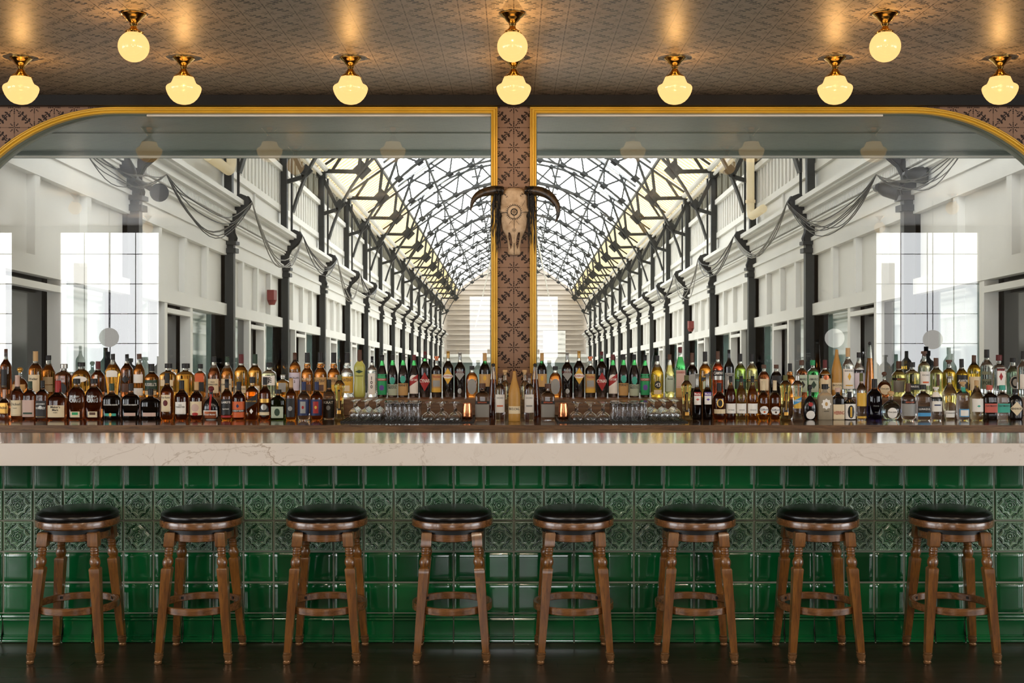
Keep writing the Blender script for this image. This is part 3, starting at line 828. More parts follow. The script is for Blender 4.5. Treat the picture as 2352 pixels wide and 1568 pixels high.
# riveted roof trusses
def truss(y, i):
    ords = ['first', 'second', 'third', 'fourth', 'fifth', 'sixth', 'seventh', 'eighth', 'ninth', 'tenth', 'eleventh', 'twelfth', 'thirteenth', 'fourteenth', 'fifteenth', 'sixteenth']
    t = empty('roof_truss', (HX, y, HZ(5.2, y)), '%s riveted iron roof arch of the arcade, counted from the glass' % ords[i], 'roof truss', 'iron roof arches of the arcade')
    L = Vector(t.location)
    def q(x, h, dy=0): return Vector((x, dy, h-5.2))
    def circ(R_, a, c=2.23): return (R_*math.cos(a), c+R_*math.sin(a))
    g = M['grey_iron']
    R1, R2 = 5.02, 5.68
    a0, a1 = math.radians(15), math.radians(165); n = 36
    mb = MB()
    pts = [circ(R1, a0+(a1-a0)*k/n) for k in range(n+1)]
    for dy in (-.05, .05):
        for u, v in zip(pts[:-1], pts[1:]): mb.bar(q(*u, dy), q(*v, dy), .045, .10, up=(0, 1, 0))
    mb.build('lower_chord', g, t)
    mb = MB(); b0, b1 = math.radians(46), math.radians(134); n = 20
    pts = [circ(R2, b0+(b1-b0)*k/n) for k in range(n+1)]
    for dy in (-.05, .05):
        for u, v in zip(pts[:-1], pts[1:]): mb.bar(q(*u, dy), q(*v, dy), .045, .09, up=(0, 1, 0))
    for s in (-1, 1): mb.bar(q(s*(W-.1), slope(W-.1)-.12), q(s*.02, slope(.02)-.12), .05, .09, up=(0, 1, 0))
    mb.build('upper_chord', g, t)
    mb = MB(); gs = MB(); nz = 10
    for k in range(nz+1):
        a = b0+(b1-b0)*k/nz
        lo_ = circ(R1, a-(b1-b0)/nz/2*0)
        if k < nz:
            am = b0+(b1-b0)*(k+.5)/nz; up_ = circ(R2, am); l2 = circ(R1, a+(b1-b0)/nz)
            mb.bar(q(*lo_), q(*up_), .045, .05); mb.bar(q(*up_), q(*l2), .045, .05)
            x_, h_ = up_; top_ = slope(abs(x_))-.12
            if top_-h_ > .25: mb.bar(q(*up_), q(x_*.93, slope(abs(x_*.93))-.12), .045, .05)
        for cpt in ((lo_, .15), (circ(R2, a+(b1-b0)/nz/2), .13)):
            (x_, h_), r_ = cpt
            if k == nz and r_ == .13: continue
            gs.add([q(x_-r_, h_, -.03), q(x_, h_-r_*.8, -.03), q(x_+r_, h_, -.03), q(x_, h_+r_*.8, -.03), q(x_-r_, h_, .03), q(x_, h_-r_*.8, .03), q(x_+r_, h_, .03), q(x_, h_+r_*.8, .03)],
                   [(0,1,2,3), (7,6,5,4), (0,4,5,1), (1,5,6,2), (2,6,7,3), (3,7,4,0)])
    for s in (-1, 1):
        c = (s*4.08, 5.26)
        mb.bar(q(*c), q(s*4.95, 5.28), .09, .10); mb.bar(q(c[0], c[1]), q(s*3.98, slope(3.98)-.1), .08, .1)
        mb.bar(q(s*5.0, 5.1), q(s*4.60, 4.30), .07, .09); mb.bar(q(s*4.60, 4.30), q(s*5.0, 4.18), .07, .09)
        mb.bar(q(s*3.98, 5.22), q(s*3.42, circ(R2, math.acos(3.42/R2))[1]), .06, .07)
        mb.bar(q(s*4.78, 5.26), q(s*4.4, slope(4.4)-.1), .06, .07)
        for (cx, chh), r_ in (((s*4.0, 5.30), .25), ((s*4.56, 4.42), .15)):
            gs.add([q(cx-r_, chh, -.03), q(cx, chh-r_, -.03), q(cx+r_, chh, -.03), q(cx, chh+r_, -.03), q(cx-r_, chh, .03), q(cx, chh-r_, .03), q(cx+r_, chh, .03), q(cx, chh+r_, .03)],
                   [(0,1,2,3), (7,6,5,4), (0,4,5,1), (1,5,6,2), (2,6,7,3), (3,7,4,0)])
    mb.build('lattice', g, t); gs.build('gusset_plate', g, t)
for i, y in enumerate(YS[:-1]): truss(y, i)

# end wall
ey = 87.2; pts = [(-W-.2, -2.2), (W+.2, -2.2), (W+.2, slope(W)), (0, slope(0)), (-W-.2, slope(W))]
mb = MB(); mb.prism([(HX+x, HZ(h, ey)) for x, h in pts], ey, ey+.2)
for k in range(17): mb.b2((HX-W+.3, ey-.12, HZ(1.9+k*.36, ey)), (HX+W-.3, ey, HZ(1.9+k*.36+.12, ey)))
struct(mb.build('wall_arcade_end', M['siding']))
mb = MB(); mb.b2((HX-W+.1, ey-1.2, HZ(1.05, ey)), (HX+W-.1, ey-.06, HZ(1.45, ey))); mb.b2((HX-W+.1, ey-1.5, HZ(1.45, ey)), (HX+W-.1, ey-.06, HZ(1.62, ey))); mb.b2((HX+2.0, ey-.12, HZ(1.75, ey)), (HX+3.6, ey-.05, HZ(3.3, ey)))
struct(mb.build('trim_9', M['hall_white']))
mb = MB(); mb.b2((HX-W+.5, ey-.2, HZ(-2, ey)), (HX+W-.5, ey-.06, HZ(1.05, ey)))
struct(mb.build('door_1', mat('grey_green_shopfront', (126, 140, 136), .4)))
mb = MB()
for k, x in enumerate((-3.2, -1.6, -.2, 1.3, 2.8)): mb.b2((HX+x, ey-.26, HZ(-1.5, ey)), (HX+x+1.0, ey-.2, HZ(.55, ey)))
mb.build('glass', M['hall_pane'], bpy.data.objects['door_1'])

# white tie rods crossing the far end
for k, (x0, h0, x1, h1, y0, y1) in enumerate(((.3, 7.6, 2.6, 3.3, 46, 80), (-.3, 7.3, -2.6, 3.3, 46, 80))):
    tag(MB().tube([(HX+x0, y0, HZ(h0, y0)), (HX+x1, y1, HZ(h1, y1))], .035, 6).build('tie_rod', M['hall_white']),
        'thin white rod hanging from the far arcade roof, ' + ('right of the pillar', 'left of the pillar')[k], 'rod', 'tie rods at the far end')

# hanging cables
def cable(name_lb, a, b, sag, n=4, spread=.06, r=.010, m=None, seed=0):
    rr = random.Random(seed); mb = MB(); a = Vector(a); b = Vector(b)
    for k in range(n):
        sg = sag*(.75+.5*rr.random()); j = [rr.uniform(-spread, spread) for _ in range(6)]
        pts = []
        for q in range(15):
            t = q/14; p = a.lerp(b, t); w2 = math.sin(PI*t)
            pts.append((p.x+j[0]*w2, p.y+j[1]*w2, p.z-4*sg*t*(1-t)+j[2]*w2+.03*math.sin(9*t+j[3]*30)*w2))
        mb.tube(pts, r, 5)
    tag(mb.build('cable', m or M['black_iron']), name_lb, 'cable', 'cables slung along the arcade')
def brk(side, i): return hp(side, .52, 3.02, YS[i])
lb_side = {-1: 'left', 1: 'right'}
ords = ['first', 'second', 'third', 'fourth', 'fifth', 'sixth', 'seventh']
for side in (-1, 1):
    s_ = lb_side[side]
    lampP = hp(side, .55, 2.62, YS[0])
    cable('loose bundle of black cables sagging from glass to spotlights on the %s wall' % s_, hp(side, .7, 2.35, 12.2), lampP, .25, 6, .08, .006, seed=side+5)
    cable('black cables sagging from the spotlights to the second column bracket, %s wall' % s_, lampP, brk(side, 1), .55, 6, .08, .008, seed=side+15)
    for i in range(1, 5):
        cable('thin cables looped between the %s and %s column brackets, %s wall' % (ords[i], ords[i+1], s_), brk(side, i), brk(side, i+1), .75 if i % 2 else .5, 4, .08, .011, M['black_iron'] if (i+side) % 2 else mat('grey_cable', (120, 116, 108), .6), seed=i*7+side)
    cable('fine black cable hanging vertically beside the frame, %s wall' % s_, hp(side, .5, 2.9, 11.9), hp(side, .3, 2.3, 12.6), .3, 3, .06, .006, seed=side+40)

# spotlights on the first columns
def spotlight(side, dx, dy, dh, aim, lb):
    base = Vector(hp(side, .24, 2.50, YS[0]-.12)); root = empty('spotlight', base, lb, 'spotlight', 'black spotlights on the arcade columns')
    h = Vector((-side*dx if side > 0 else -dx, dy, dh)); mb = MB(); mb.tube([(0, 0, 0), h], .035, 8); mb.tube([h-Vector((0, .05, 0)), h+Vector((0, .05, 0))], .05, 12); mb.build('arm', M['black_iron'], root, smooth=40)
    d = Vector(aim).normalized(); prof = [(0, .04), (.03, .07), (.09, .095), (.24, .115), (.26, .118), (.245, .105), (.12, .08)]
    pts = [h+d*t for t, r in prof]; mb = MB(); mb.tube(pts, [r for t, r in prof], 20); mb.build('housing', M['black_iron'], root, smooth=40)
    mb = MB(); mb.tube([h+d*.15, h+d*.16], .085, 16); mb.build('lens', mat('lamp_lens', (200, 196, 186), .2), root, smooth=40)
spotlight(-1, -.03, -.34, .02, (-.55, -.25, .75), 'black bell spotlight tilted upward on the first column, left arcade wall')
spotlight(-1, -.24, .05, -.14, (.25, -.9, -.05), 'black round spotlight facing the glass beside the first column, left wall')
spotlight(1, .06, -.34, .06, (.75, -.45, -.1), 'black upper spotlight on the first column of the right arcade wall')
spotlight(1, .36, -.10, -.08, (.75, -.35, -.2), 'black lower spotlight on the first column of the right arcade wall')
# white rain pipes
def pipe(side, i, off, h0, h1, dy, lb):
    y = YS[i]+dy; mb = MB()
    mb.tube([hp(side, .28, h1, y), hp(side, .28, h0+.15, y), hp(side, .28, h0+.03, y-.04*0-.12), hp(side, .28, h0, y-.2), hp(side, .28, h0, y-off)], .085, 12)
    for h in (h0+.3, h1-.3): mb.tube([hp(side, .28, h, y), hp(side, .28, h+.06, y)], .105, 12)
    tag(mb.build('drain_pipe', M['hall_cream'], smooth=40), lb, 'pipe')
pipe(-1, 1, 1.6, 3.45, 5.2, -.5, 'cream drain pipe with elbow before the second column, left arcade wall')
pipe(1, 2, 1.3, 3.35, 5.2, -.6, 'cream drain pipe with elbow before the third column, right arcade wall')
# alarm box and hanging planters
for side, i, h, dy, lb in ((-1, 2, 1.65, -1.6, 'small red alarm box on the left arcade panelling'), (1, 4, 1.5, -1.0, 'small red alarm box on the right arcade panelling')):
    mb = MB(); p = Vector(hp(side, .17, h, YS[i]+dy)); mb.box(p, (.14, .3, .2)); mb.tube([p+Vector((0, 0, -.1)), p+Vector((0, 0, -.2))], [.1, .06], 12)
    tag(mb.build('alarm_box', mat('red_alarm', (120, 44, 38), .5)), lb, 'alarm')
# ------------------------------------------------------------------ bottles
def glassmat(key, col, ior=1.36, rough=0.0):
    k = 'glass_'+key
    if k in MC: return MC[k]
    m, nt, b = newmat(k); b.inputs['Base Color'].default_value = tuple(col)+(1,)
    b.inputs['Roughness'].default_value = rough; b.inputs['IOR'].default_value = ior; b.inputs['Transmission Weight'].default_value = 1
    MC[k] = m; return m
LIQ = {'clr': (.97, .985, .98), 'amb': (.88, .40, .06), 'dam': (.66, .23, .04), 'brn': (.34, .10, .03), 'blk': (.035, .022, .018), 'yel': (.90, .82, .30),
       'pal': (.95, .93, .62), 'grn': (.12, .72, .22), 'dgr': (.05, .16, .05), 'red': (.80, .12, .04), 'ora': (.92, .38, .05), 'gol': (.93, .58, .06),
       'nav': (.03, .03, .12), 'cyn': (.72, .92, .95), 'lgr': (.62, .88, .66), 'olv': (.66, .66, .16), 'che': (.45, .70, .10)}
OPQ = {'och': ((186, 138, 62), .45), 'tan': ((150, 138, 116), .5), 'bko': ((14, 12, 12), .15), 'lim': ((186, 188, 96), .3)}
def liquid(k):
    if k in OPQ: return mat('bottle_'+k, OPQ[k][0], OPQ[k][1], noise=.15, nscale=90)
    return glassmat(k, LIQ[k])
CLR = {'w': (236, 232, 224), 'c': (222, 204, 168), 'b': (20, 18, 18), 'g': (38, 62, 44), 'k': (28, 24, 22), 'r': (158, 30, 26), 'dr': (92, 20, 20), 't': (190, 150, 92), 'y': (216, 170, 60),
       'o': (206, 96, 44), 'gr': (110, 110, 106), 'n': (30, 42, 84), 'te': (60, 160, 140), 'gn': (34, 150, 92), 'v': (96, 70, 150), 's': (196, 92, 76), 'bl': (70, 150, 200), 'br': (84, 54, 36),
       'ck': (196, 160, 110), 'lg': (176, 188, 166), 'p': (206, 196, 208), 'sv': (160, 158, 152), 'gd': (190, 146, 70), 'pk': (200, 170, 156), 'gy': (150, 150, 146), 'ol': (90, 92, 44), 'cu': (170, 96, 60)}
def cm(k): return mat('print_'+k, CLR[k], .3 if k in ('gd', 'sv', 'cu') else .5, .6 if k in ('gd', 'sv', 'cu') else 0)
# shape: body profile, cap start, cap radius, cap kind, fill level, section, fraction of height that is bottle (rest is stopper)
SH = {
 'tall':   ([(.9,0),(1,.012),(1,.56),(.95,.62),(.74,.69),(.5,.76),(.38,.80),(.34,.90),(.36,.905)], .88, .40, 'cap', .74, None),
 'men':    ([(.9,0),(1,.012),(1,.50),(.93,.57),(.74,.66),(.5,.76),(.36,.83),(.33,.90),(.36,.905)], .87, .40, 'cap', .74, None),
 'ren':    ([(.9,0),(1,.012),(1,.62),(.97,.655),(.80,.70),(.55,.74),(.38,.78),(.30,.84),(.30,.92)], .84, .30, 'cap', .78, None),
 'w':      ([(.92,0),(1,.015),(1,.56),(.95,.61),(.80,.66),(.52,.71),(.38,.75),(.33,.82)], .78, .36, 'cap', .70, None),
 'sq':     ([(.94,0),(1,.02),(1,.60),(.95,.66),(.75,.71),(.42,.75),(.34,.80),(.32,.86)], .80, .37, 'cap', .72, (5, 1)),
 'mm':     ([(.95,0),(1,.02),(1,.46),(.93,.54),(.70,.62),(.42,.67),(.32,.72),(.30,.8)], .70, .34, 'wax', .62, (4, .8)),
 'arc':    ([(.86,0),(.94,.02),(1,.22),(1,.48),(.95,.60),(.80,.70),(.52,.765),(.34,.80),(.30,.86),(.30,.92)], .88, .40, 'cap', .76, (2.6, .55)),
 'wod':    ([(.95,0),(1,.02),(1,.52),(.94,.60),(.74,.665),(.42,.70),(.26,.74),(.24,.86)], .80, .28, 'cap', .62, (3, .5)),
 'rnd':    ([(.6,0),(.82,.04),(1,.22),(1,.36),(.86,.50),(.55,.60),(.26,.66),(.22,.70),(.22,.82)], .82, .36, 'ball', .56, (2.3, .6)),
 'env':    ([(.62,0),(.66,.02),(.80,.25),(.97,.48),(1,.56),(.92,.64),(.66,.72),(.40,.79),(.26,.84),(.24,.92)], .86, .26, 'cap', .74, (2.4, .6)),
 'bul':    ([(.92,0),(1,.012),(1,.48),(.92,.56),(.66,.62),(.50,.645),(.53,.68),(.52,.73),(.42,.77),(.36,.8)], .77, .40, 'neckcap', .74, None),
 'tri':    ([(.82,0),(.86,.02),(.95,.35),(1,.60),(.97,.66),(.80,.73),(.45,.79),(.34,.82),(.30,.9)], .80, .33, 'cap', .76, None),
 'tap':    ([(1,0),(1,.02),(.80,.30),(.55,.62),(.34,.88),(.30,.94)], .93, .30, 'ball', .70, None),
 'fla':    ([(1,0),(.95,.02),(.70,.14),(.66,.40),(.82,.62),(.98,.74),(.92,.80),(.55,.86),(.32,.89),(.30,.93)], .88, .42, 'cap', .80, (2.6, .9)),
 'boz':    ([(.95,0),(1,.015),(1,.50),(.97,.56),(.82,.66),(.58,.76),(.40,.84),(.30,.93),(.28,.985),(.2,1)], .985, .2, 'none', 1, None),
 'hou':    ([(.85,0),(.98,.03),(1,.16),(.88,.34),(.92,.50),(1,.60),(.92,.67),(.60,.73),(.38,.76),(.35,.8)], .74, .38, 'cap', .99, (2.6, .8)),
 'win':    ([(.92,0),(1,.015),(1,.54),(.90,.61),(.62,.67),(.42,.71),(.38,.76)], .70, .40, 'wax', .64, None),
 'cyl':    ([(.94,0),(1,.015),(1,.62),(.96,.68),(.72,.73),(.42,.76),(.36,.80),(.34,.90)], .89, .50, 'mush', .72, None),
 'ver':    ([(.9,0),(1,.012),(1,.60),(.95,.65),(.66,.72),(.40,.77),(.34,.80),(.34,.9)], .82, .37, 'cap', .72, None),
 'cir':    ([(.95,0),(1,.015),(1,.50),(.96,.58),(.82,.66),(.60,.73),(.38,.79),(.30,.90)], .86, .34, 'cap', .70, None),
 'lux':    ([(.98,0),(1,.02),(.98,.50),(.96,.60),(.80,.68),(.55,.76),(.40,.82),(.36,.90)], .88, .40, 'cap', .80, (6, 1)),
 'squ':    ([(.94,0),(1,.02),(1,.62),(.96,.68),(.76,.73),(.40,.765),(.30,.80),(.28,.90)], .86, .46, 'cap', .70, (6, .8)),
}
PROF = {}
def smooth_prof(p, n=3):
    out = []
    for (r0, z0), (r1, z1) in zip(p[:-1], p[1:]):
        out.append((r0, z0))
    out.append(p[-1])
    # one Chaikin pass keeps shoulders soft
    q = [out[0]]
    for (r0, z0), (r1, z1) in zip(out[:-1], out[1:]):
        q.append((r0*.75+r1*.25, z0*.75+z1*.25)); q.append((r0*.25+r1*.75, z0*.25+z1*.75))
    q.append(out[-1]); return q
def radius_at(pr, z):
    for (r0, z0), (r1, z1) in zip(pr[:-1], pr[1:]):
        if z0 <= z <= z1: return r0+(r1-r0)*(z-z0)/max(1e-9, z1-z0)
    return pr[-1][0]
TXT = {}
def text_geo(s):
    if s in TXT: return TXT[s]
    cu = bpy.data.curves.new('lettering', 'FONT'); cu.body = s; cu.resolution_u = 2; cu.align_x = 'CENTER'; cu.align_y = 'CENTER'; cu.offset = .015
    ob = bpy.data.objects.new('lettering', cu); COL.objects.link(ob)
    dg = bpy.context.evaluated_depsgraph_get(); me = bpy.data.meshes.new_from_object(ob.evaluated_get(dg))
    v = np.array([tuple(p.co)[:2] for p in me.vertices]); f = [tuple(p.vertices) for p in me.polygons]
    bpy.data.objects.remove(ob); bpy.data.curves.remove(cu); bpy.data.meshes.remove(me)
    lo, hi = v.min(0), v.max(0); v = (v-(lo+hi)/2)/(hi-lo)
    TXT[s] = (v, f, (hi[0]-lo[0])/(hi[1]-lo[1])); return TXT[s]
BN = [0]; OFFS = {123: .12, 3: .10, 46: .09, 114: .10, 121: .10}
def bottle(x, top, w, row, shape, liq, cap, labels, desc, base=None, D=None, neckglass=None):
    """x, top, w in picture pixels; row F or B"""
    D = (D or (8.0 if row == 'F' else 8.62))+OFFS.get(BN[0], 0)
    s = F/D
    floor_z = (CZ if row == 'F' else RZ)+.0006
    if row == 'F' and 790 < x < 1090 or row == 'F' and 1278 < x < 1572: floor_z += .012
    top_z = EYE-(top-750)/s
    H = top_z-floor_z; R_ = w/s/2*.99
    pr0, capz, capr, kind, fill, sec = SH[shape]
    root = empty('liquor_bottle', ((x-1180)/s, D, floor_z), desc, 'bottle', 'bottles in the front row on the counter' if row == 'F' else 'bottles in the back row on the raised step')
    pr = smooth_prof(pr0)
    # insert the fill level
    lv = []
    for a, b in zip(pr[:-1], pr[1:]):
        lv.append(a)
        if a[1] < fill < b[1]: lv.append((radius_at(pr, fill), fill))
    lv.append(pr[-1])
    mb = MB(); n = 28
    mb.lathe([(r*R_, z*H) for r, z in lv], n, sec=sec)
    me = mb.mesh('glass_body', [liquid(liq), glassmat('clear', (.97, .985, .98), 1.3) if not neckglass else glassmat('neck'+neckglass, LIQ[neckglass], 1.3)], smooth=50)
    if liq not in OPQ and fill < .98:
        zc = fill*H-1e-5
        me.polygons.foreach_set('material_index', [1 if p.center.z > zc else 0 for p in me.polygons])
    o = bpy.data.objects.new('glass_body', me); COL.objects.link(o); o.parent = root
    def front(lx, z, lift=.0006):
        """(x, y, z) on the front of the bottle, lx in metres"""
        r = radius_at(pr, z/H)*R_+lift
        t = min(.995, abs(lx)/r)
        if sec: e, dr = sec; y = -r*dr*(1-t**e)**(1/e)
        else: y = -r*math.sqrt(1-t*t)
        return (max(-r*.997, min(r*.997, lx)), y-(lift if sec else 0), z)
    # stopper
    cr = capr*R_; c0, c1 = capz*H, H; mb = MB()
    if kind in ('cap', 'wax', 'neckcap'):
        q = 1.0 if kind != 'wax' else .92
        mb.lathe([(cr*.9, c0), (cr, c0+.001), (cr*q, c0+(c1-c0)*.55), (cr*q*.98, c1-.004), (cr*1.04*q, c1-.003), (cr*1.0*q, c1-.0005), (cr*.8*q, c1)], 18)
    elif kind == 'mush':
        mb.lathe([(cr*.62, c0), (cr*.64, c0+(c1-c0)*.45), (cr, c0+(c1-c0)*.5), (cr, c1-.002), (cr*.9, c1)], 20)
    elif kind == 'ball':
        m_ = c1-c0; mb.lathe([(cr*.6, c0), (cr*.62, c0+m_*.25), (cr*.9, c0+m_*.3), (cr, c0+m_*.5), (cr*.95, c0+m_*.75), (cr*.6, c0+m_*.95), (.001, c1)], 20)
    if kind != 'none': mb.build('stopper', cm(cap), root, smooth=40)
    # labels: (top y px, bottom y px, width fraction, shape, colour [, text, ink [, text height frac [, shift]]])
    lastm = None
    for L in labels:
        y0, y1, wf, sh, colr = L[:5]
        z1 = (EYE-(y0-750)/s)-floor_z; z0 = (EYE-(y1-750)/s)-floor_z
        lift = .0006+.00035*labels.index(L)
        hw = wf*R_; zc = (z0+z1)/2; hh = (z1-z0)/2
        if sh != 'n':
            nc = 12; cols = []
            mb = MB()
            for k in range(nc+1):
                u = -1+2*k/nc; lx = hw*u
                if sh in 'rR': f = 1
                elif sh == 'd': f = 1-abs(u)*.999
                elif sh == 'c': f = math.sqrt(max(0, 1-u*u))
                elif sh == 'a': f = 1
                else: f = 1
                t0, t1 = zc-hh*f, zc+hh*f
                if sh == 'a': t1 = zc+hh*(.55+.45*math.sqrt(max(0, 1-u*u)))
                if sh == 's': t0 += u*hh*.9; t1 += u*hh*.9
                nr = 4
                cols.append([front(lx, t0+(t1-t0)*j/nr, lift) for j in range(nr+1)])
            vs_ = [p for c in cols for p in c]
            mb.add(vs_, [(k*5+j, (k+1)*5+j, (k+1)*5+j+1, k*5+j+1) for k in range(nc) for j in range(4)])
            lab = mb.build('label', cm(colr), root, smooth=True); lastm = lab
            if sh == 'r' and hh > .012:            # printed border lines
                mb = MB(); ink = 'k' if colr not in ('k', 'b', 'n', 'g') else 'gd'
                for zz in (zc-hh*.86,):
                    q = [front(hw*.86*(-1+2*k/8), zz+dz, lift+.0002) for k in range(9) for dz in (-.0005, .0005)]
                    mb.add(q, [(2*k, 2*k+2, 2*k+3, 2*k+1) for k in range(8)])
                mb.build('label_rule', cm(ink), lab)
        if len(L) > 5:
            txt, ink = L[5], L[6]; v, f, asp = text_geo(txt)
            th = 2*hh*(L[7] if len(L) > 7 else .3); tw = min(th*asp, hw*1.8 if sh != 'n' else hw*1.9); dz = (L[8] if len(L) > 8 else .15)*hh
            mb = MB(); mb.add([front(a*tw, zc+dz+b*th, lift+.0004) for a, b in v], f)
            mb.build('lettering', cm(ink), lastm if (lastm is not None and sh != 'n') else root)
    BN[0] += 1
    return root
def block(x0, sc, row, items):
    for it in items:
        x, top, w, shape, liq, cap, labels, desc = it[:8]
        ng = it[8] if len(it) > 8 else None
        lb = [(780+l[0]*sc, 780+l[1]*sc)+tuple(l[2:]) for l in labels]
        bottle(x0+x*sc, 780+top*sc, w*sc, row, shape, liq, cap, lb, desc, neckglass=ng)

S1 = 400/2352; S2 = 420/2352; S4 = 460/2352; S5 = 440/2352
block(0, S1, 'B', [
 (80, 125, 150, 'ren', 'brn', 'br', [(400, 640, .5, 'r', 'b')], 'tall dark bottle with brown cap at the far left of the back row'),
 (270, 370, 220, 'rnd', 'dam', 'gd', [(600, 680, .8, 'r', 't')], 'squat round amber whiskey bottle with small horse shaped gold stopper'),
 (480, 155, 190, 'w', 'dam', 'ck', [(470, 700, .8, 'r', 'c'), (500, 560, .7, 'n', 'c', 'Weller', 'k', .5)], 'tall amber whiskey bottle with pale cork top and long cream label, far left'),
 (655, 210, 180, 'tall', 'dam', 'b', [(500, 600, .85, 'R', 'c'), (610, 700, .85, 'R', 'c')], 'amber bottle with black capsule and cream double label beside the pale cork one'),
 (865, 325, 215, 'squ', 'brn', 'sv', [(580, 740, .6, 'c', 'b')], 'square shouldered dark whiskey bottle with silver stopper and round black label'),
 (1100, 305, 260, 'arc', 'amb', 'b', [(490, 570, .75, 'c', 'w')], 'wide golden whiskey bottle with black cap and oval white label'),
 (1325, 290, 180, 'w', 'brn', 'dr', [(470, 560, .2, 'R', 'w')], 'dark whiskey bottle dipped in brownish red wax, left of the tapered one'),
 (1525, 190, 215, 'env', 'amb', 'k', [(410, 500, .7, 'a', 'w')], 'tapered golden bottle, broad at the shoulder, with black stopper'),
 (1715, 195, 165, 'ren', 'brn', 'k', [(480, 580, .7, 'd', 'k'), (590, 700, .7, 'r', 'br')], 'dark amber bottle with long black capsule and brown diamond label'),
 (1880, 190, 155, 'tall', 'dam', 'br', [(465, 580, .82, 'R', 'w'), (650, 750, .82, 'R', 'w')], 'amber bottle with beige neck foil and two whitish labels'),
 (2052, 325, 190, 'w', 'dam', 'b', [(540, 680, .92, 'r', 'g', "RUSSELL'S", 'w', .3), (685, 740, .8, 'R', 'c')], 'amber whiskey bottle with wide dark green label and black stopper'),
 (2275, 320, 215, 'squ', 'amb', 'b', [(540, 620, .8, 'R', 'c')], 'golden bottle with black stopper and cream shoulder label, behind the rose label bottle')])
block(0, S1, 'F', [
 (60, 670, 145, 'mm', 'brn', 'pk', [(850, 990, .9, 'r', 'gd', 'Dickel', 'k', .3)], 'dark whiskey bottle with gold label at the left end of the front row'),
 (235, 480, 172, 'win', 'brn', 'pk', [(812, 1022, .94, 'r', 'c', 'Dickel', 'k', .17, .5), (912, 926, .6, 'n', 'c', 'WHISKY', 'k', .8)], 'dark whiskey bottle with beige capsule and large cream label'),
 (405, 560, 168, 'sq', 'brn', 'g', [(810, 1035, .94, 'r', 'pk'), (975, 1000, .75, 'R', 'g')], 'square dark bottle with green cap and beige label with green stripe'),
 (575, 550, 158, 'sq', 'brn', 'b', [(820, 1050, .94, 'r', 'k', 'WHISKEY', 'w', .14), (850, 885, .8, 'n', 'k', "JACK DANIEL'S", 'w', .8), (885, 925, .3, 'c', 'sv')], 'square bottle with black cap and black label lettered in white'),
 (785, 550, 250, 'mm', 'brn', 'r', [(880, 1040, .9, 'R', 'c'), (885, 925, .8, 'n', 'c', "Maker's", 'k', .8), (925, 962, .8, 'n', 'c', 'Mark', 'k', .8), (970, 985, .8, 'n', 'c', 'WHISKY', 'k', .8)], 'squat square whiskey bottle with dripping red wax top and cream label'),
 (1035, 525, 242, 'arc', 'brn', 'b', [(730, 880, .6, 'n', 'c', 'ELIJAH', 'sv', .25, .5), (790, 850, .6, 'n', 'c', 'CRAIG', 'sv', .9), (965, 1042, .52, 'R', 'c'), (975, 1010, .34, 'R', 'gn')], 'dark arched whiskey bottle with small tag that has a green patch'),
 (1270, 525, 242, 'arc', 'brn', 'b', [(730, 880, .6, 'n', 'c', 'ELIJAH', 'sv', .25, .5), (790, 850, .6, 'n', 'c', 'CRAIG', 'sv', .9), (965, 1042, .52, 'R', 'c'), (975, 1010, .34, 'R', 'br')], 'dark arched whiskey bottle with small tag that has a brown patch'),
 (1510, 590, 250, 'wod', 'blk', 'g', [(865, 890, .8, 'n', 'w', 'WOODFORD RESERVE', 'w', .7), (990, 1025, .6, 'R', 'te'), (985, 1030, .15, 'c', 'gd')], 'wide flat black bottle with green capsule and teal strip label'),
 (1770, 590, 250, 'wod', 'blk', 'b', [(865, 890, .8, 'n', 'w', 'WOODFORD RESERVE', 'w', .7), (982, 1025, .62, 'R', 'pk')], 'wide flat black bottle with black capsule and beige strip label'),
 (2035, 660, 268, 'wod', 'blk', 'b', [(980, 1030, .65, 'R', 'pk')], 'broad low black bottle with pale strip label, left of the rose label bottle'),
 (2258, 450, 185, 'w', 'dam', 'b', [(740, 965, .68, 'r', 'c', 'Four Roses', 'k', .12, .7), (810, 890, .35, 'c', 'dr')], 'amber whiskey bottle with cream label carrying a dark red rose')])
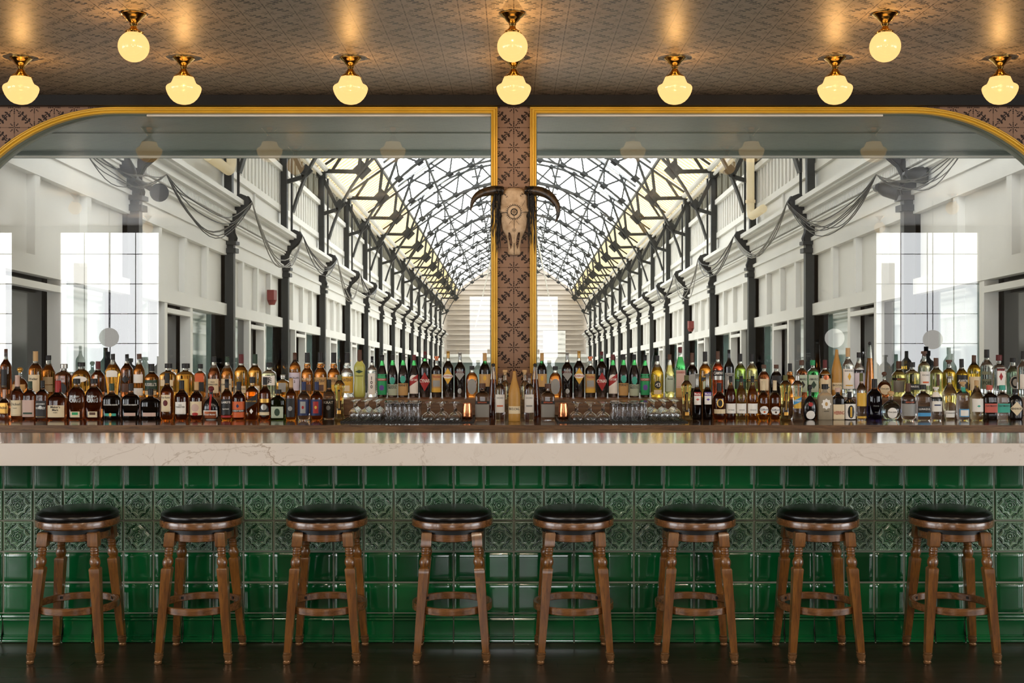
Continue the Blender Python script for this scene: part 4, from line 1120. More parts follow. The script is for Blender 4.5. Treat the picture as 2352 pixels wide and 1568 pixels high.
block(380, S2, 'B', [
 (262, 305, 222, 'squ', 'amb', 'b', [(500, 680, .45, 'R', 'y')], 'bulging golden whiskey bottle with black cap and yellow patterned label'),
 (450, 310, 142, 'squ', 'dam', 'b', [(430, 540, .8, 'R', 'o'), (545, 660, .85, 'R', 'b')], 'narrow square dark bottle with orange over black label'),
 (625, 215, 162, 'cir', 'brn', 'b', [(500, 682, .85, 'r', 'c'), (530, 555, .7, 'n', 'c', 'OLD', 'k', .8), (560, 590, .8, 'n', 'c', 'FORESTER', 'k', .7)], 'dark bottle with flared black neck and cream label, left one of two alike'),
 (795, 218, 160, 'cir', 'dam', 'g', [(500, 682, .85, 'r', 'c'), (560, 590, .8, 'n', 'c', 'FORESTER', 'k', .7)], 'dark bottle with flared green neck and cream label, right one of two alike'),
 (975, 185, 178, 'w', 'amb', 'dr', [(590, 682, .8, 'R', 'c', 'PENDLETON', 'k', .22)], 'tall golden whisky bottle with dark red stopper'),
 (1152, 185, 178, 'w', 'amb', 'g', [(590, 682, .8, 'R', 'c', 'PENDLETON', 'k', .22)], 'tall golden whisky bottle with green stopper'),
 (1335, 290, 176, 'squ', 'pal', 'b', [(460, 582, .95, 'R', 'w', '季', 'k', .75, 0)], 'flat pale yellow bottle with black cap and white label with a black character'),
 (1512, 450, 160, 'squ', 'amb', 'sv', [(550, 670, .6, 'R', 'gy')], 'low square amber bottle with clear stopper and grey label'),
 (1665, 165, 152, 'tri', 'dam', 'br', [(420, 650, .95, 'R', 'p', '12', 'k', .13, 0), (470, 510, .8, 'n', 'p', 'MACALLAN', 'k', .6)], 'amber bottle with brown capsule and tall pale lilac label'),
 (1825, 165, 158, 'bul', 'dam', 'b', [(480, 540, .8, 'n', 'br', 'PLANTERAY', 'c', .5), (570, 655, .7, 'R', 'br')], 'amber rum bottle with bulging neck and dark brown label, first of four'),
 (1995, 160, 168, 'bul', 'dam', 'b', [(480, 660, .95, 'R', 't', 'PLANTERAY', 'k', .2, .5), (575, 655, .6, 'R', 'br')], 'amber rum bottle with bulging neck and tan label, second of four'),
 (2165, 165, 165, 'bul', 'dam', 'b', [(480, 660, .95, 'R', 't', 'PLANTERAY', 'k', .2, .5), (575, 655, .5, 'R', 'y')], 'amber rum bottle with bulging neck and tan label, third of four')])
block(380, S2, 'F', [
 (210, 522, 178, 'w', 'brn', 'b', [(795, 950, .76, 'r', 'w'), (825, 845, .5, 'n', 'c', 'OLD', 'k', .8), (848, 875, .7, 'n', 'c', 'FORESTER', 'k', .8)], 'dark whiskey bottle with black cap and white label in the front row'),
 (400, 540, 165, 'w', 'brn', 'ck', [(790, 965, .92, 'r', 'c'), (820, 920, .6, 'c', 'pk'), (930, 970, .5, 'c', 'r')], 'dark bottle with wooden stopper and cream label with red seal'),
 (588, 595, 212, 'rnd', 'bko', 'dr', [(905, 1022, .86, 'R', 'w'), (918, 1008, .72, 'R', 'cu', 'Grand Marnier', 'w', .25), (700, 905, .12, 'R', 'r')], 'squat black bottle with red ribbon and copper label framed white'),
 (790, 505, 150, 'w', 'amb', 'b', [(760, 960, .95, 'R', 'b'), (785, 820, .8, 'n', 'b', "LAIRD'S", 'w', .8), (840, 950, .6, 'n', 'w', 'Apple Brandy', 'w', .2), (970, 995, .95, 'R', 'r')], 'amber brandy bottle with full black label lettered white'),
 (945, 540, 168, 'w', 'brn', 'b', [(790, 995, .96, 'R', 'o'), (895, 925, .95, 'R', 'k', 'GLASGOW BLEND', 'w', .6), (820, 875, .25, 'd', 'n')], 'dark whisky bottle with orange label and black band'),
 (1117, 480, 158, 'squ', 'dam', 'b', [(740, 850, .96, 's', 'b', 'BLACK LABEL', 'gd', .18), (880, 950, .3, 'd', 'w')], 'tall square whisky bottle with slanting black and gold label'),
 (1280, 480, 150, 'ver', 'brn', 'b', [(755, 805, .85, 'R', 'gd'), (815, 990, .8, 'c', 'k'), (825, 900, .5, 'c', 'sv'), (925, 965, .85, 'R', 'c')], 'dark rum bottle with black label showing a pale oval picture'),
 (1450, 640, 182, 'squ', 'dgr', 'b', [(855, 1000, .85, 'r', 'lg'), (880, 975, .4, 'c', 'g')], 'squat dark green bottle with grey green portrait label'),
 (1615, 495, 145, 'w', 'amb', 'ck', [(750, 990, .8, 'R', 'b'), (850, 910, .4, 'c', 'gy')], 'amber bottle with pale cork and black label with grey ring'),
 (1780, 540, 162, 'w', 'clr', 'n', [(765, 970, .9, 'R', 'n'), (790, 940, .42, 'R', 'gy'), (845, 885, .2, 'c', 'r')], 'clear bottle with navy and grey label with red dot'),
 (1945, 540, 162, 'w', 'dam', 'n', [(765, 970, .9, 'R', 'n'), (790, 940, .42, 'R', 'r'), (845, 885, .2, 'c', 'y')], 'amber bottle with navy and red label with yellow dot'),
 (2105, 510, 158, 'w', 'clr', 'b', [(760, 1000, .93, 'R', 'k'), (785, 825, .8, 'n', 'k', 'KIRAT', 'w', .8), (840, 900, .35, 'c', 'gy')], 'clear bottle with large black label and skull like round mark'),
 (2240, 452, 140, 'fla', 'yel', 'ol', [(640, 900, .22, 'R', 'k'), (660, 880, .10, 'R', 'gd'), (905, 950, .35, 'R', 'gd')], 'waisted pale gold elderflower bottle with slim vertical label, left of the glasses')])
block(760, S2, 'B', [
 (210, 165, 160, 'bul', 'clr', 'b', [(470, 680, .95, 'R', 'y', 'PLANTERAY', 'k', .2, .6), (585, 660, .5, 'R', 'c')], 'clear rum bottle with bulging neck and mustard label, last of four'),
 (370, 128, 152, 'hou', 'lim', 'br', [(385, 430, .7, 'd', 'g'), (450, 475, .7, 'n', 'g', 'Xtabentun', 'ol', .8)], 'waisted opaque lime coloured bottle with long brown capsule'),
 (530, 213, 130, 'ren', 'clr', 'b', [(430, 700, .7, 'R', 'w'), (470, 520, .4, 'n', 'w', '1', 'k', .9), (525, 575, .4, 'n', 'w', '0', 'k', .9), (580, 630, .4, 'n', 'w', '0', 'k', .9)], 'clear spirit bottle with black cap and vertical number label'),
 (660, 195, 125, 'men', 'blk', 'b', [(440, 705, .98, 'R', 'gn'), (495, 525, .98, 'R', 'r', 'LUCANO', 'w', .6), (580, 650, .5, 'c', 'v')], 'green necked bottle with bright green and red label, left of the pillar', 'grn'),
 (795, 190, 132, 'men', 'blk', 'b', [(478, 570, .55, 'c', 'te'), (570, 712, .98, 'R', 'lg'), (580, 605, .9, 'n', 'lg', 'BRANCA', 'k', .9), (605, 630, .9, 'n', 'lg', 'MENTA', 'k', .9)], 'dark amaro bottle with grey green label, left of the pillar', 'grn'),
 (930, 190, 132, 'men', 'blk', 'b', [(460, 555, .55, 'c', 'te'), (558, 712, .98, 'R', 't'), (570, 600, .9, 'n', 't', 'FERNET', 'k', .9)], 'dark amaro bottle with tan label, left of the pillar', 'grn'),
 (1070, 193, 128, 'men', 'blk', 'dr', [(450, 690, .85, 'a', 'w'), (480, 560, .85, 's', 'r', 'PUNT E MES', 'w', .35)], 'dark vermouth bottle with white and red label, left of the pillar', 'grn'),
 (1210, 150, 142, 'ren', 'blk', 'dr', [(415, 660, .95, 'd', 'r'), (500, 550, .98, 'n', 'r', 'CYNAR', 'w', .9, 0)], 'dark bottle with red diamond label, left of the pillar', 'grn'),
 (1360, 210, 132, 'cyl', 'blk', 'cu', [(440, 672, .98, 'R', 't'), (450, 500, .8, 'n', 't', 'Vecchio', 'r', .7), (520, 600, .7, 'R', 'gy'), (620, 672, .98, 'R', 'y')], 'clear necked dark bottle with yellow picture label, left of the pillar'),
 (1508, 145, 142, 'ren', 'blk', 'gd', [(360, 570, .9, 'd', 'y'), (440, 495, .95, 'c', 'w', 'AVERNA', 'r', .45, 0)], 'dark bottle with golden diamond label, left of the pillar'),
 (1660, 165, 142, 'ren', 'blk', 'sv', [(365, 520, .85, 'd', 'gy'), (400, 435, .95, 'n', 'gy', 'BRAULIO', 'dr', .8), (620, 690, .35, 'c', 'sv')], 'dark bottle with grey diamond label and silver cap, left of the pillar'),
 (1815, 335, 158, 'arc', 'dam', 'b', [(500, 700, .75, 'c', 'gy')], 'clear shouldered bottle of red brown spirit with ornate grey label, left of pillar'),
 (1980, 170, 148, 'ver', 'blk', 't', [(440, 600, .97, 'R', 't'), (460, 520, .3, 'c', 'y'), (550, 590, .2, 'd', 'r')], 'dark green necked bottle with tan label and tan cap, left of the pillar', 'grn')])
block(1100, S4, 'B', [
 (740, 155, 120, 'ver', 'blk', 't', [(400, 550, .97, 'R', 't'), (420, 480, .3, 'c', 'y')], 'dark green necked bottle with tan label and tan cap, right of the pillar', 'grn'),
 (897, 310, 148, 'arc', 'dam', 'b', [(455, 640, .75, 'c', 'gy')], 'clear shouldered bottle of red brown spirit with ornate grey label, right of pillar'),
 (1037, 150, 132, 'ren', 'blk', 'sv', [(330, 480, .85, 'd', 'gy'), (365, 395, .95, 'n', 'gy', 'BRAULIO', 'dr', .8), (570, 630, .35, 'c', 'sv')], 'dark bottle with grey diamond label and silver cap, right of the pillar'),
 (1175, 130, 130, 'ren', 'blk', 'gd', [(325, 520, .9, 'd', 'y'), (395, 450, .95, 'c', 'w', 'AVERNA', 'r', .45, 0)], 'dark bottle with golden diamond label, right of the pillar'),
 (1308, 195, 122, 'cyl', 'blk', 'cu', [(400, 620, .98, 'R', 't'), (415, 460, .8, 'n', 't', 'Vecchio', 'r', .7), (475, 550, .7, 'R', 'gy'), (570, 620, .98, 'R', 'y')], 'clear necked dark bottle with yellow picture label, right of the pillar'),
 (1442, 138, 130, 'ren', 'blk', 'dr', [(380, 600, .95, 'd', 'r'), (460, 505, .98, 'n', 'r', 'CYNAR', 'w', .9, 0)], 'dark bottle with red diamond label, right of the pillar', 'grn'),
 (1573, 172, 118, 'men', 'blk', 'dr', [(405, 630, .85, 'a', 'w'), (430, 510, .85, 's', 'r', 'PUNT E MES', 'w', .35)], 'dark vermouth bottle with white and red label, right of the pillar', 'grn'),
 (1697, 170, 120, 'men', 'blk', 'b', [(415, 505, .55, 'c', 'te'), (507, 652, .98, 'R', 't'), (515, 545, .9, 'n', 't', 'FERNET', 'k', .9)], 'dark amaro bottle with tan label, right of the pillar', 'grn'),
 (1823, 170, 120, 'men', 'blk', 'b', [(430, 522, .55, 'c', 'te'), (522, 655, .98, 'R', 'lg'), (530, 552, .9, 'n', 'lg', 'BRANCA', 'k', .9), (552, 576, .9, 'n', 'lg', 'MENTA', 'k', .9)], 'dark amaro bottle with grey green label, right of the pillar', 'grn'),
 (1950, 178, 112, 'men', 'blk', 'b', [(400, 645, .98, 'R', 'gn'), (450, 480, .98, 'R', 'r', 'LUCANO', 'w', .6), (525, 590, .5, 'c', 'v')], 'green necked bottle with bright green and red label, right of the pillar', 'grn'),
 (2093, 185, 152, 'cir', 'gol', 'b', [(480, 570, .52, 'c', 'b', '43', 'w', .5, 0), (585, 635, .6, 'R', 'c')], 'bright yellow liqueur bottle with round black number label'),
 (2240, 170, 116, 'men', 'yel', 'br', [(420, 605, .9, 'a', 'lg'), (440, 480, .7, 'n', 'lg', 'Bonal', 'g', .5)], 'yellow bottle with pale green label, right of the bright yellow one')])
block(1100, S4, 'F', [
 (40, 512, 170, 'squ', 'clr', 'br', [(715, 750, .97, 'R', 'b', 'ESPOLON', 'o', .5, 0), (755, 905, .97, 'R', 'gy')], 'clear tequila bottle with red on black band, left end of the pillar group'),
 (248, 392, 122, 'cyl', 'clr', 'br', [(640, 852, .88, 'R', 'w', 'OCHO', 'k', .09, .62), (765, 782, .6, 'R', 'o')], 'clear tequila bottle with white label and orange bar, left of the ochre bottle'),
 (590, 392, 122, 'cyl', 'clr', 'br', [(640, 852, .88, 'R', 'w', 'OCHO', 'k', .09, .62), (765, 782, .6, 'R', 'gy')], 'clear tequila bottle with white label and grey bar, right of the ochre bottle'),
 (810, 515, 165, 'squ', 'clr', 'br', [(715, 750, .97, 'R', 'b', 'ESPOLON', 'o', .5, 0), (755, 905, .97, 'R', 'gy')], 'clear tequila bottle with red on black band, right end of the pillar group')])
def midbottle(x, top, w, shape, liq, cap, labels, desc, D): bottle(x, top, w, 'F', shape, liq, cap, labels, desc, D=D)
midbottle(1181.5, 852, 27.5, 'boz', 'och', 'och', [(932, 949, .98, 'R', 'c', 'BOZAL', 'k', .34, .3)], 'speckled ochre bottle with cream label standing in front of the pillar', 7.86)
midbottle(1133, 834, 30, 'tap', 'brn', 'k', [], 'tall slender tapering bottle with round black stopper, left of the pillar', 8.2)
midbottle(1229, 834, 30, 'tap', 'brn', 'k', [], 'tall slender tapering bottle with round black stopper, right of the pillar', 8.2)
midbottle(1160, 849, 22, 'cyl', 'pal', 'ck', [], 'clear bottle with tall pale cork behind the left side of the ochre bottle', 8.2)
midbottle(1205, 849, 22, 'cyl', 'pal', 'ck', [], 'clear bottle with tall pale cork behind the right side of the ochre bottle', 8.2)
block(1500, S5, 'B', [
 (333, 88, 122, 'lux', 'grn', 'dr', [(370, 590, .95, 'r', 'pk', 'LUXARDO', 'r', .12, .75), (590, 740, .97, 'R', 't')], 'tall green bottle in straw wrapping with beige label and red cap'),
 (480, 160, 138, 'w', 'blk', 'br', [(420, 590, .85, 'a', 'gy')], 'dark bottle with clear neck and brown cap, right of the straw wrapped one'),
 (638, 145, 152, 'w', 'ora', 'b', [(420, 480, .7, 's', 'b', 'Amaro', 'y', .5), (500, 600, .5, 'a', 'lg')], 'orange red bitter bottle with slanted dark label'),
 (795, 140, 132, 'ver', 'red', 'br', [(372, 442, .98, 'R', 'b', 'CAMPARI', 'w', .5, 0), (442, 490, .95, 'R', 'sv')], 'bright red bitter bottle with black band lettered white and silver label'),
 (932, 122, 122, 'ren', 'bko', 'b', [(405, 605, .9, 'r', 'gy', 'TATTON', 'k', .12, .7), (480, 570, .45, 'c', 'w')], 'matt black bottle with pale grey label and ring'),
 (1070, 172, 138, 'ver', 'che', 'b', [(480, 515, .98, 'R', 'b', 'CHARTREUSE', 'gn', .6, 0), (515, 600, .98, 'R', 'g')], 'green chartreuse coloured bottle with silver neck and dark band'),
 (1213, 172, 138, 'ver', 'yel', 'b', [(480, 515, .98, 'R', 'b', 'CHARTREUSE', 'y', .6, 0), (515, 600, .98, 'R', 'ol')], 'yellow green bottle with silver neck and dark band, right of the greener twin'),
 (1360, 305, 148, 'arc', 'brn', 'br', [(480, 620, .7, 'r', 'c')], 'dark bottle with flared glass stopper and cream label'),
 (1512, 305, 150, 'arc', 'blk', 'br', [(440, 520, .8, 'R', 'b')], 'dark bottle with flared glass stopper and black label'),
 (1680, 290, 130, 'bul', 'dam', 'b', [], 'small amber bottle with bulbous neck behind the waisted liqueur bottle'),
 (1824, 250, 126, 'squ', 'brn', 'br', [(430, 640, .96, 'r', 'lg', 'AMARO', 'k', .14, .5), (500, 600, .5, 'd', 'k')], 'dark apothecary style bottle with beige label, left of the green twin'),
 (1960, 250, 130, 'squ', 'grn', 'gn', [(430, 640, .96, 'r', 'lg', 'AMARO', 'k', .14, .5), (500, 600, .5, 'd', 'g')], 'bright green apothecary style bottle with beige label'),
 (2110, 247, 142, 'w', 'amb', 'dr', [(420, 680, .96, 'R', 'c'), (430, 490, .5, 'c', 'cu'), (560, 600, .7, 'd', 'k')], 'amber bottle with tall beige label with coiling black figure'),
 (2255, 120, 130, 'boz', 'och', 'och', [(525, 612, .98, 'R', 'c', 'BOZAL', 'k', .3, .3)], 'speckled ochre bottle in the back row toward the right')])
block(1500, S5, 'F', [
 (410, 435, 135, 'fla', 'yel', 'ol', [(640, 880, .22, 'R', 'k'), (660, 860, .10, 'R', 'gd'), (885, 925, .35, 'R', 'gd')], 'waisted pale gold elderflower bottle with slim vertical label, right of the glasses'),
 (540, 415, 118, 'win', 'blk', 'sv', [(640, 685, .72, 'R', 'r', 'Merlet', 'w', .6, 0), (685, 795, .72, 'R', 'w'), (715, 745, .4, 'd', 's')], 'slender dark bottle with silver capsule and red topped white label'),
 (668, 415, 118, 'win', 'blk', 'sv', [(640, 685, .72, 'R', 'v', 'Merlet', 'w', .6, 0), (685, 790, .72, 'R', 'w'), (715, 745, .4, 'd', 'v')], 'slender dark bottle with silver capsule and violet topped white label'),
 (813, 530, 155, 'w', 'brn', 'b', [(720, 830, .55, 'c', 'gd'), (735, 815, .38, 'c', 'k'), (848, 902, .9, 'R', 'c')], 'black rum bottle with round gold emblem over a cream strip'),
 (953, 445, 126, 'cir', 'brn', 'b', [(780, 900, .97, 'R', 'w', 'INTENSE', 'gr', .12, -.3)], 'slim red brown liqueur bottle with white label, first of three alike'),
 (1082, 445, 126, 'cir', 'yel', 'b', [(780, 900, .97, 'R', 'w', 'GINGER', 'gr', .12, -.3)], 'slim yellow liqueur bottle with white label, middle of three alike'),
 (1220, 445, 128, 'cir', 'ora', 'b', [(780, 900, .97, 'R', 'w', 'ORANGE', 'gr', .12, -.3)], 'slim orange liqueur bottle with white label, last of three alike'),
 (1355, 500, 136, 'win', 'ora', 'c', [(810, 910, .8, 'c', 'w', 'Gifford', 'n', .25), (870, 895, .2, 'c', 'o')], 'orange liqueur bottle with cream capsule and oval white label'),
 (1495, 500, 132, 'win', 'dam', 'c', [(815, 915, .85, 'c', 'w', 'Gifford', 'n', .25), (875, 900, .2, 'c', 'br')], 'brownish liqueur bottle with cream capsule and oval white label'),
 (1625, 435, 140, 'fla', 'yel', 'ol', [(640, 880, .22, 'R', 'k'), (660, 860, .10, 'R', 'gd'), (885, 925, .35, 'R', 'gd')], 'waisted pale gold elderflower bottle beside the brownish oval label bottle'),
 (1770, 435, 140, 'fla', 'clr', 'sv', [(695, 840, .75, 'R', 'y'), (720, 775, .75, 's', 'bl', 'Brizard', 'w', .4)], 'clear waisted bottle with yellow label crossed by blue writing band'),
 (1925, 550, 168, 'rnd', 'bko', 'b', [(765, 815, .35, 'c', 'r'), (868, 972, .66, 'c', 'w')], 'black pear shaped bottle with red seal and round white label'),
 (2110, 545, 178, 'squ', 'tan', 'b', [(715, 855, .7, 'd', 'w'), (735, 835, .5, 'R', 'w'), (760, 810, .2, 'c', 't'), (865, 880, .6, 'n', 'w', 'KALANI', 'k', .8)], 'frosted grey brown square bottle with white star shaped emblem'),
 (2268, 588, 150, 'squ', 'bko', 'pk', [(790, 975, .92, 'r', 'c', 'HEERING', 'r', .24, -.1)], 'black square bottle with cream label lettered in red')])
block(1912, S5, 'B', [
 (190, 100, 146, 'ver', 'clr', 'ck', [(355, 600, .93, 'R', 'w', 'BANHEZ', 'k', .08, .8), (400, 500, .3, 'd', 'y'), (550, 565, .6, 'R', 'y')], 'clear mezcal bottle with cork and white label with a yellow plant'),
 (325, 155, 136, 'tall', 'clr', 'b', [(360, 600, .93, 'R', 'p')], 'clear bottle with black stopper and pale grey label beside the tall amber spire'),
 (457, 22, 134, 'tap', 'dam', 'b', [], 'very tall amber bottle tapering like a spire with black ball stopper'),
 (635, 392, 172, 'rnd', 'brn', 'br', [(548, 670, .72, 'c', 'c', 'Don Julio', 'k', .2)], 'dark round tequila bottle with brown ball stopper and round cream label'),
 (815, 262, 178, 'w', 'yel', 'br', [(465, 495, .97, 'R', 'b', 'ESPOLON', 'o', .5, 0), (500, 640, .9, 'R', 'gy')], 'yellow tinted tequila bottle with black and orange band'),
 (975, 275, 165, 'squ', 'yel', 'b', [(540, 612, .95, 'R', 'b', 'LUNAZUL', 'w', .3)], 'yellow tinted square tequila bottle with black label'),
 (1125, 140, 148, 'cyl', 'pal', 'br', [(388, 560, .85, 'R', 'w', 'OCHO', 'k', .12, .5), (510, 530, .5, 'R', 'o')], 'tall pale tequila bottle with wide brown stopper and white label'),
 (1272, 222, 165, 'w', 'yel', 'br', [(420, 560, .22, 'R', 'br')], 'yellow green tequila bottle with slender neck and brown cap'),
 (1430, 247, 155, 'cyl', 'gol', 'br', [(640, 700, .6, 'R', 'c')], 'dimpled golden tequila bottle with broad brown stopper'),
 (1585, 235, 150, 'w', 'gol', 'b', [(430, 600, .92, 'R', 'b', 'AVION', 'w', .2)], 'amber tequila bottle with wide black label'),
 (1737, 190, 158, 'tri', 'gol', 'br', [(450, 620, .92, 'R', 'c')], 'tall honey coloured bottle with beige label and brown cap'),
 (1893, 120, 168, 'ver', 'clr', 'b', [(388, 425, .9, 'R', 'lg'), (480, 600, .9, 'r', 'lg'), (500, 560, .8, 'n', 'lg', "FORD'S", 'g', .7)], 'clear gin bottle with black cap and pale green double label'),
 (2045, 185, 162, 'squ', 'clr', 'dr', [(340, 560, .6, 'R', 'w', 'BEEFEATER', 'r', .1, .75), (400, 500, .3, 'd', 'r')], 'clear square gin bottle with red cap and white label with red figure'),
 (2212, 220, 172, 'tall', 'lgr', 'b', [(440, 600, .72, 'c', 'w'), (450, 590, .6, 'c', 'b'), (475, 565, .38, 'c', 'w')], 'pale green gin bottle with black cap and round black and white label'),
 (2345, 138, 158, 'ver', 'clr', 'b', [(420, 600, .8, 'r', 'w')], 'clear bottle with black cap at the right end of the back row')])
block(1912, S5, 'F', [
 (210, 638, 150, 'w', 'bko', 'b', [(785, 970, .9, 'R', 'w'), (800, 960, .55, 'c', 'b'), (820, 945, .15, 'R', 'y')], 'black bottle with white label holding a black blot and yellow writing'),
 (355, 408, 124, 'ver', 'clr', 'ol', [(650, 812, .95, 'R', 'y'), (935, 960, .9, 'R', 'y')], 'clear bottle with olive cap and yellow orange label'),
 (515, 480, 188, 'w', 'nav', 'b', [(790, 830, .6, 'n', 'w', 'FRANK', 'gr', .4), (870, 900, .6, 'n', 'w', 'FOLK', 'gr', .4)], 'deep navy blue bottle with black capsule and embossed writing'),
 (718, 628, 240, 'rnd', 'cyn', 'ck', [(830, 960, .52, 'c', 'w', 'Don Julio', 'k', .2)], 'round pale blue glass tequila bottle with wooden ball stopper'),
 (930, 535, 175, 'w', 'clr', 'br', [(745, 780, .97, 'R', 'b', 'ESPOLON', 'o', .5, 0), (783, 930, .97, 'R', 'gy')], 'clear tequila bottle with black band and grey engraved picture label'),
 (1110, 550, 168, 'squ', 'clr', 'b', [(815, 890, .95, 'R', 'b', 'LUNAZUL', 'w', .3), (892, 935, .95, 'R', 'bl')], 'clear square tequila bottle with black and blue label'),
 (1270, 578, 148, 'cyl', 'clr', 'w', [(640, 878, .85, 'R', 'w', 'OCHO', 'k', .08, .45), (790, 806, .55, 'R', 'n')], 'clear tequila bottle with white label and blue bar'),
 (1437, 450, 185, 'env', 'pal', 'sv', [(868, 950, .85, 'R', 'w', 'CORAZON', 'k', .2, .3)], 'clear teardrop bottle with long neck and low white label'),
 (1600, 515, 162, 'cyl', 'clr', 'ck', [(580, 650, .32, 'R', 'te'), (845, 942, .75, 'r', 'bl'), (858, 930, .62, 'R', 'w')], 'dimpled clear bottle with teal neck band and blue edged label'),
 (1770, 498, 158, 'cir', 'pal', 'ck', [(720, 880, .88, 'R', 'w'), (795, 825, .3, 'd', 'te')], 'clear bottle with long neck and white label with a small green mark'),
 (1928, 558, 162, 'squ', 'blk', 's', [(780, 890, .95, 'R', 's', "HAYMAN'S", 'k', .2, .5)], 'dark gin bottle with salmon pink label and capsule'),
 (2085, 558, 160, 'squ', 'clr', 'te', [(780, 890, .95, 'R', 'te', "HAYMAN'S", 'k', .2, .5)], 'clear gin bottle with turquoise label and capsule'),
 (2245, 605, 182, 'arc', 'bko', 'b', [(755, 930, .9, 'd', 'c', "HENDRICK'S", 'k', .14, 0)], 'black apothecary gin bottle with cream diamond label at the right end')])

# ------------------------------------------------------------------ glasses standing upside down on the mats
GL = glassmat('drinkware', (.97, .98, .98), 1.42)
def glass_thing(mb, x, y, label, group, name, cat):
    o = mb if isinstance(mb, bpy.types.Object) else None
    return o
MATZ = CZ+.0125
def wine_mesh():
    root = empty('stemmed_glass'); 
    out = [(.029, 0), (.0345, .018), (.0355, .034), (.0315, .052), (.022, .066), (.010, .073)]
    inn = [(.008, .069), (.020, .0625), (.0298, .050), (.0335, .034), (.0325, .018), (.027, 0)]
    MB().lathe(out+inn+[out[0]], 26, close=False).build('bowl', GL, root, smooth=40)
    MB().lathe([(.0095, .0735), (.005, .080), (.0042, .105), (.008, .117)], 12).build('stem', GL, root, smooth=40)
    MB().lathe([(.008, .1175), (.026, .119), (.029, .120), (.027, .1215), (.002, .1235)], 26).build('foot', GL, root, smooth=40)
    return root
def coupe_mesh():
    root = empty('coupe_glass')
    out = [(.0415, 0), (.0405, .012), (.0355, .028), (.024, .040), (.010, .046)]
    inn = [(.008, .043), (.022, .037), (.0335, .026), (.0385, .012), (.0395, 0)]
    MB().lathe(out+inn+[out[0]], 28, close=False).build('bowl', GL, root, smooth=40)
    MB().lathe([(.0095, .0465), (.006, .055), (.0055, .085), (.010, .1)], 12).build('stem', GL, root, smooth=40)
    MB().lathe([(.010, .1005), (.030, .103), (.034, .104), (.032, .106), (.002, .108)], 26).build('foot', GL, root, smooth=40)
    return root
def tumbler_mesh():
    root = empty('highball_glass')
    out = [(.0288, 0), (.0278, .06), (.0265, .112), (.0252, .1145), (.001, .1145)]
    inn = [(.001, .106), (.0240, .105), (.0255, .06), (.0268, 0)]
    MB().lathe(out+inn+[out[0]], 26, close=False).build('body', GL, root, smooth=40)
    return root
protos = {}
def place_glass(kind, px_, D, label, group):
    if kind not in protos: r = protos[kind] = {'stemmed': wine_mesh, 'coupe': coupe_mesh, 'tumbler': tumbler_mesh}[kind]()
    else: r = copy_tree(protos[kind])
    r.location = ((px_-1180)*D/F, D, MATZ)
    tag(r, label, 'glass', group)
rowname = ['front row', 'second row', 'third row']
for side, xs_ in (('left', (813.6, 839.5, 865.5)), ('right', (1502, 1527, 1552))):
    for j, D in enumerate((7.82, 7.90, 7.98)):
        for k, x in enumerate(xs_):
            xx = 1180+(x-1180)*1.0+(j*3 if side == 'left' else -j*3)
            place_glass('stemmed', xx, D, 'upturned wine glass %s of the pillar, %s, %s of three' % (side, rowname[j], ('leftmost', 'middle', 'rightmost')[k]), 'upturned wine glasses on the mats')
for side, xs_ in (('left', (892.5, 913.5, 934.5, 955.5)), ('right', (1413, 1436, 1457.5, 1479))):
    for j, D in enumerate((7.83, 7.90, 7.97)):
        for k, x in enumerate(xs_):
            place_glass('tumbler', x+(0 if j != 1 else (3 if side == 'left' else -3)), D, 'upturned highball glass %s of the pillar, %s, %s of four' % (side, rowname[j], ('first', 'second', 'third', 'fourth')[k]), 'upturned highball glasses on the mats')
for side, xs_ in (('left', (983, 1013, 1044)), ('right', (1326, 1357, 1387))):
    for j, D in enumerate((7.86, 7.96)):
        for k, x in enumerate(xs_):
            place_glass('coupe', x+(j*4 if side == 'left' else -j*4), D, 'upturned coupe glass %s of the pillar, %s, %s of three' % (side, rowname[j], ('leftmost', 'middle', 'rightmost')[k]), 'upturned coupe glasses on the mats')
for x, lb in ((1073, 'hammered copper cup left of the pillar bottles'), (1294, 'hammered copper cup right of the pillar bottles')):
    out = [(.029, 0), (.032, .002), (.0335, .02), (.0325, .06), (.028, .10), (.028, .103), (.026, .103)]
    inn = [(.026, .10), (.030, .06), (.031, .02), (.029, .004), (.001, .004)]
    mb = MB(); n = 32
    mb.lathe(out+inn, n, close=False)
    for i, v in enumerate(mb.v):
        a = math.atan2(v[1], v[0]); q = 1+.012*math.sin(a*9+v[2]*260)*math.sin(v[2]*300+a*4); mb.v[i] = (v[0]*q, v[1]*q, v[2])
    tag(mb.build('copper_cup', M['copper'], smooth=True, loc=((x-1180)*7.88/F, 7.88, MATZ)), lb, 'cup', 'copper cups')

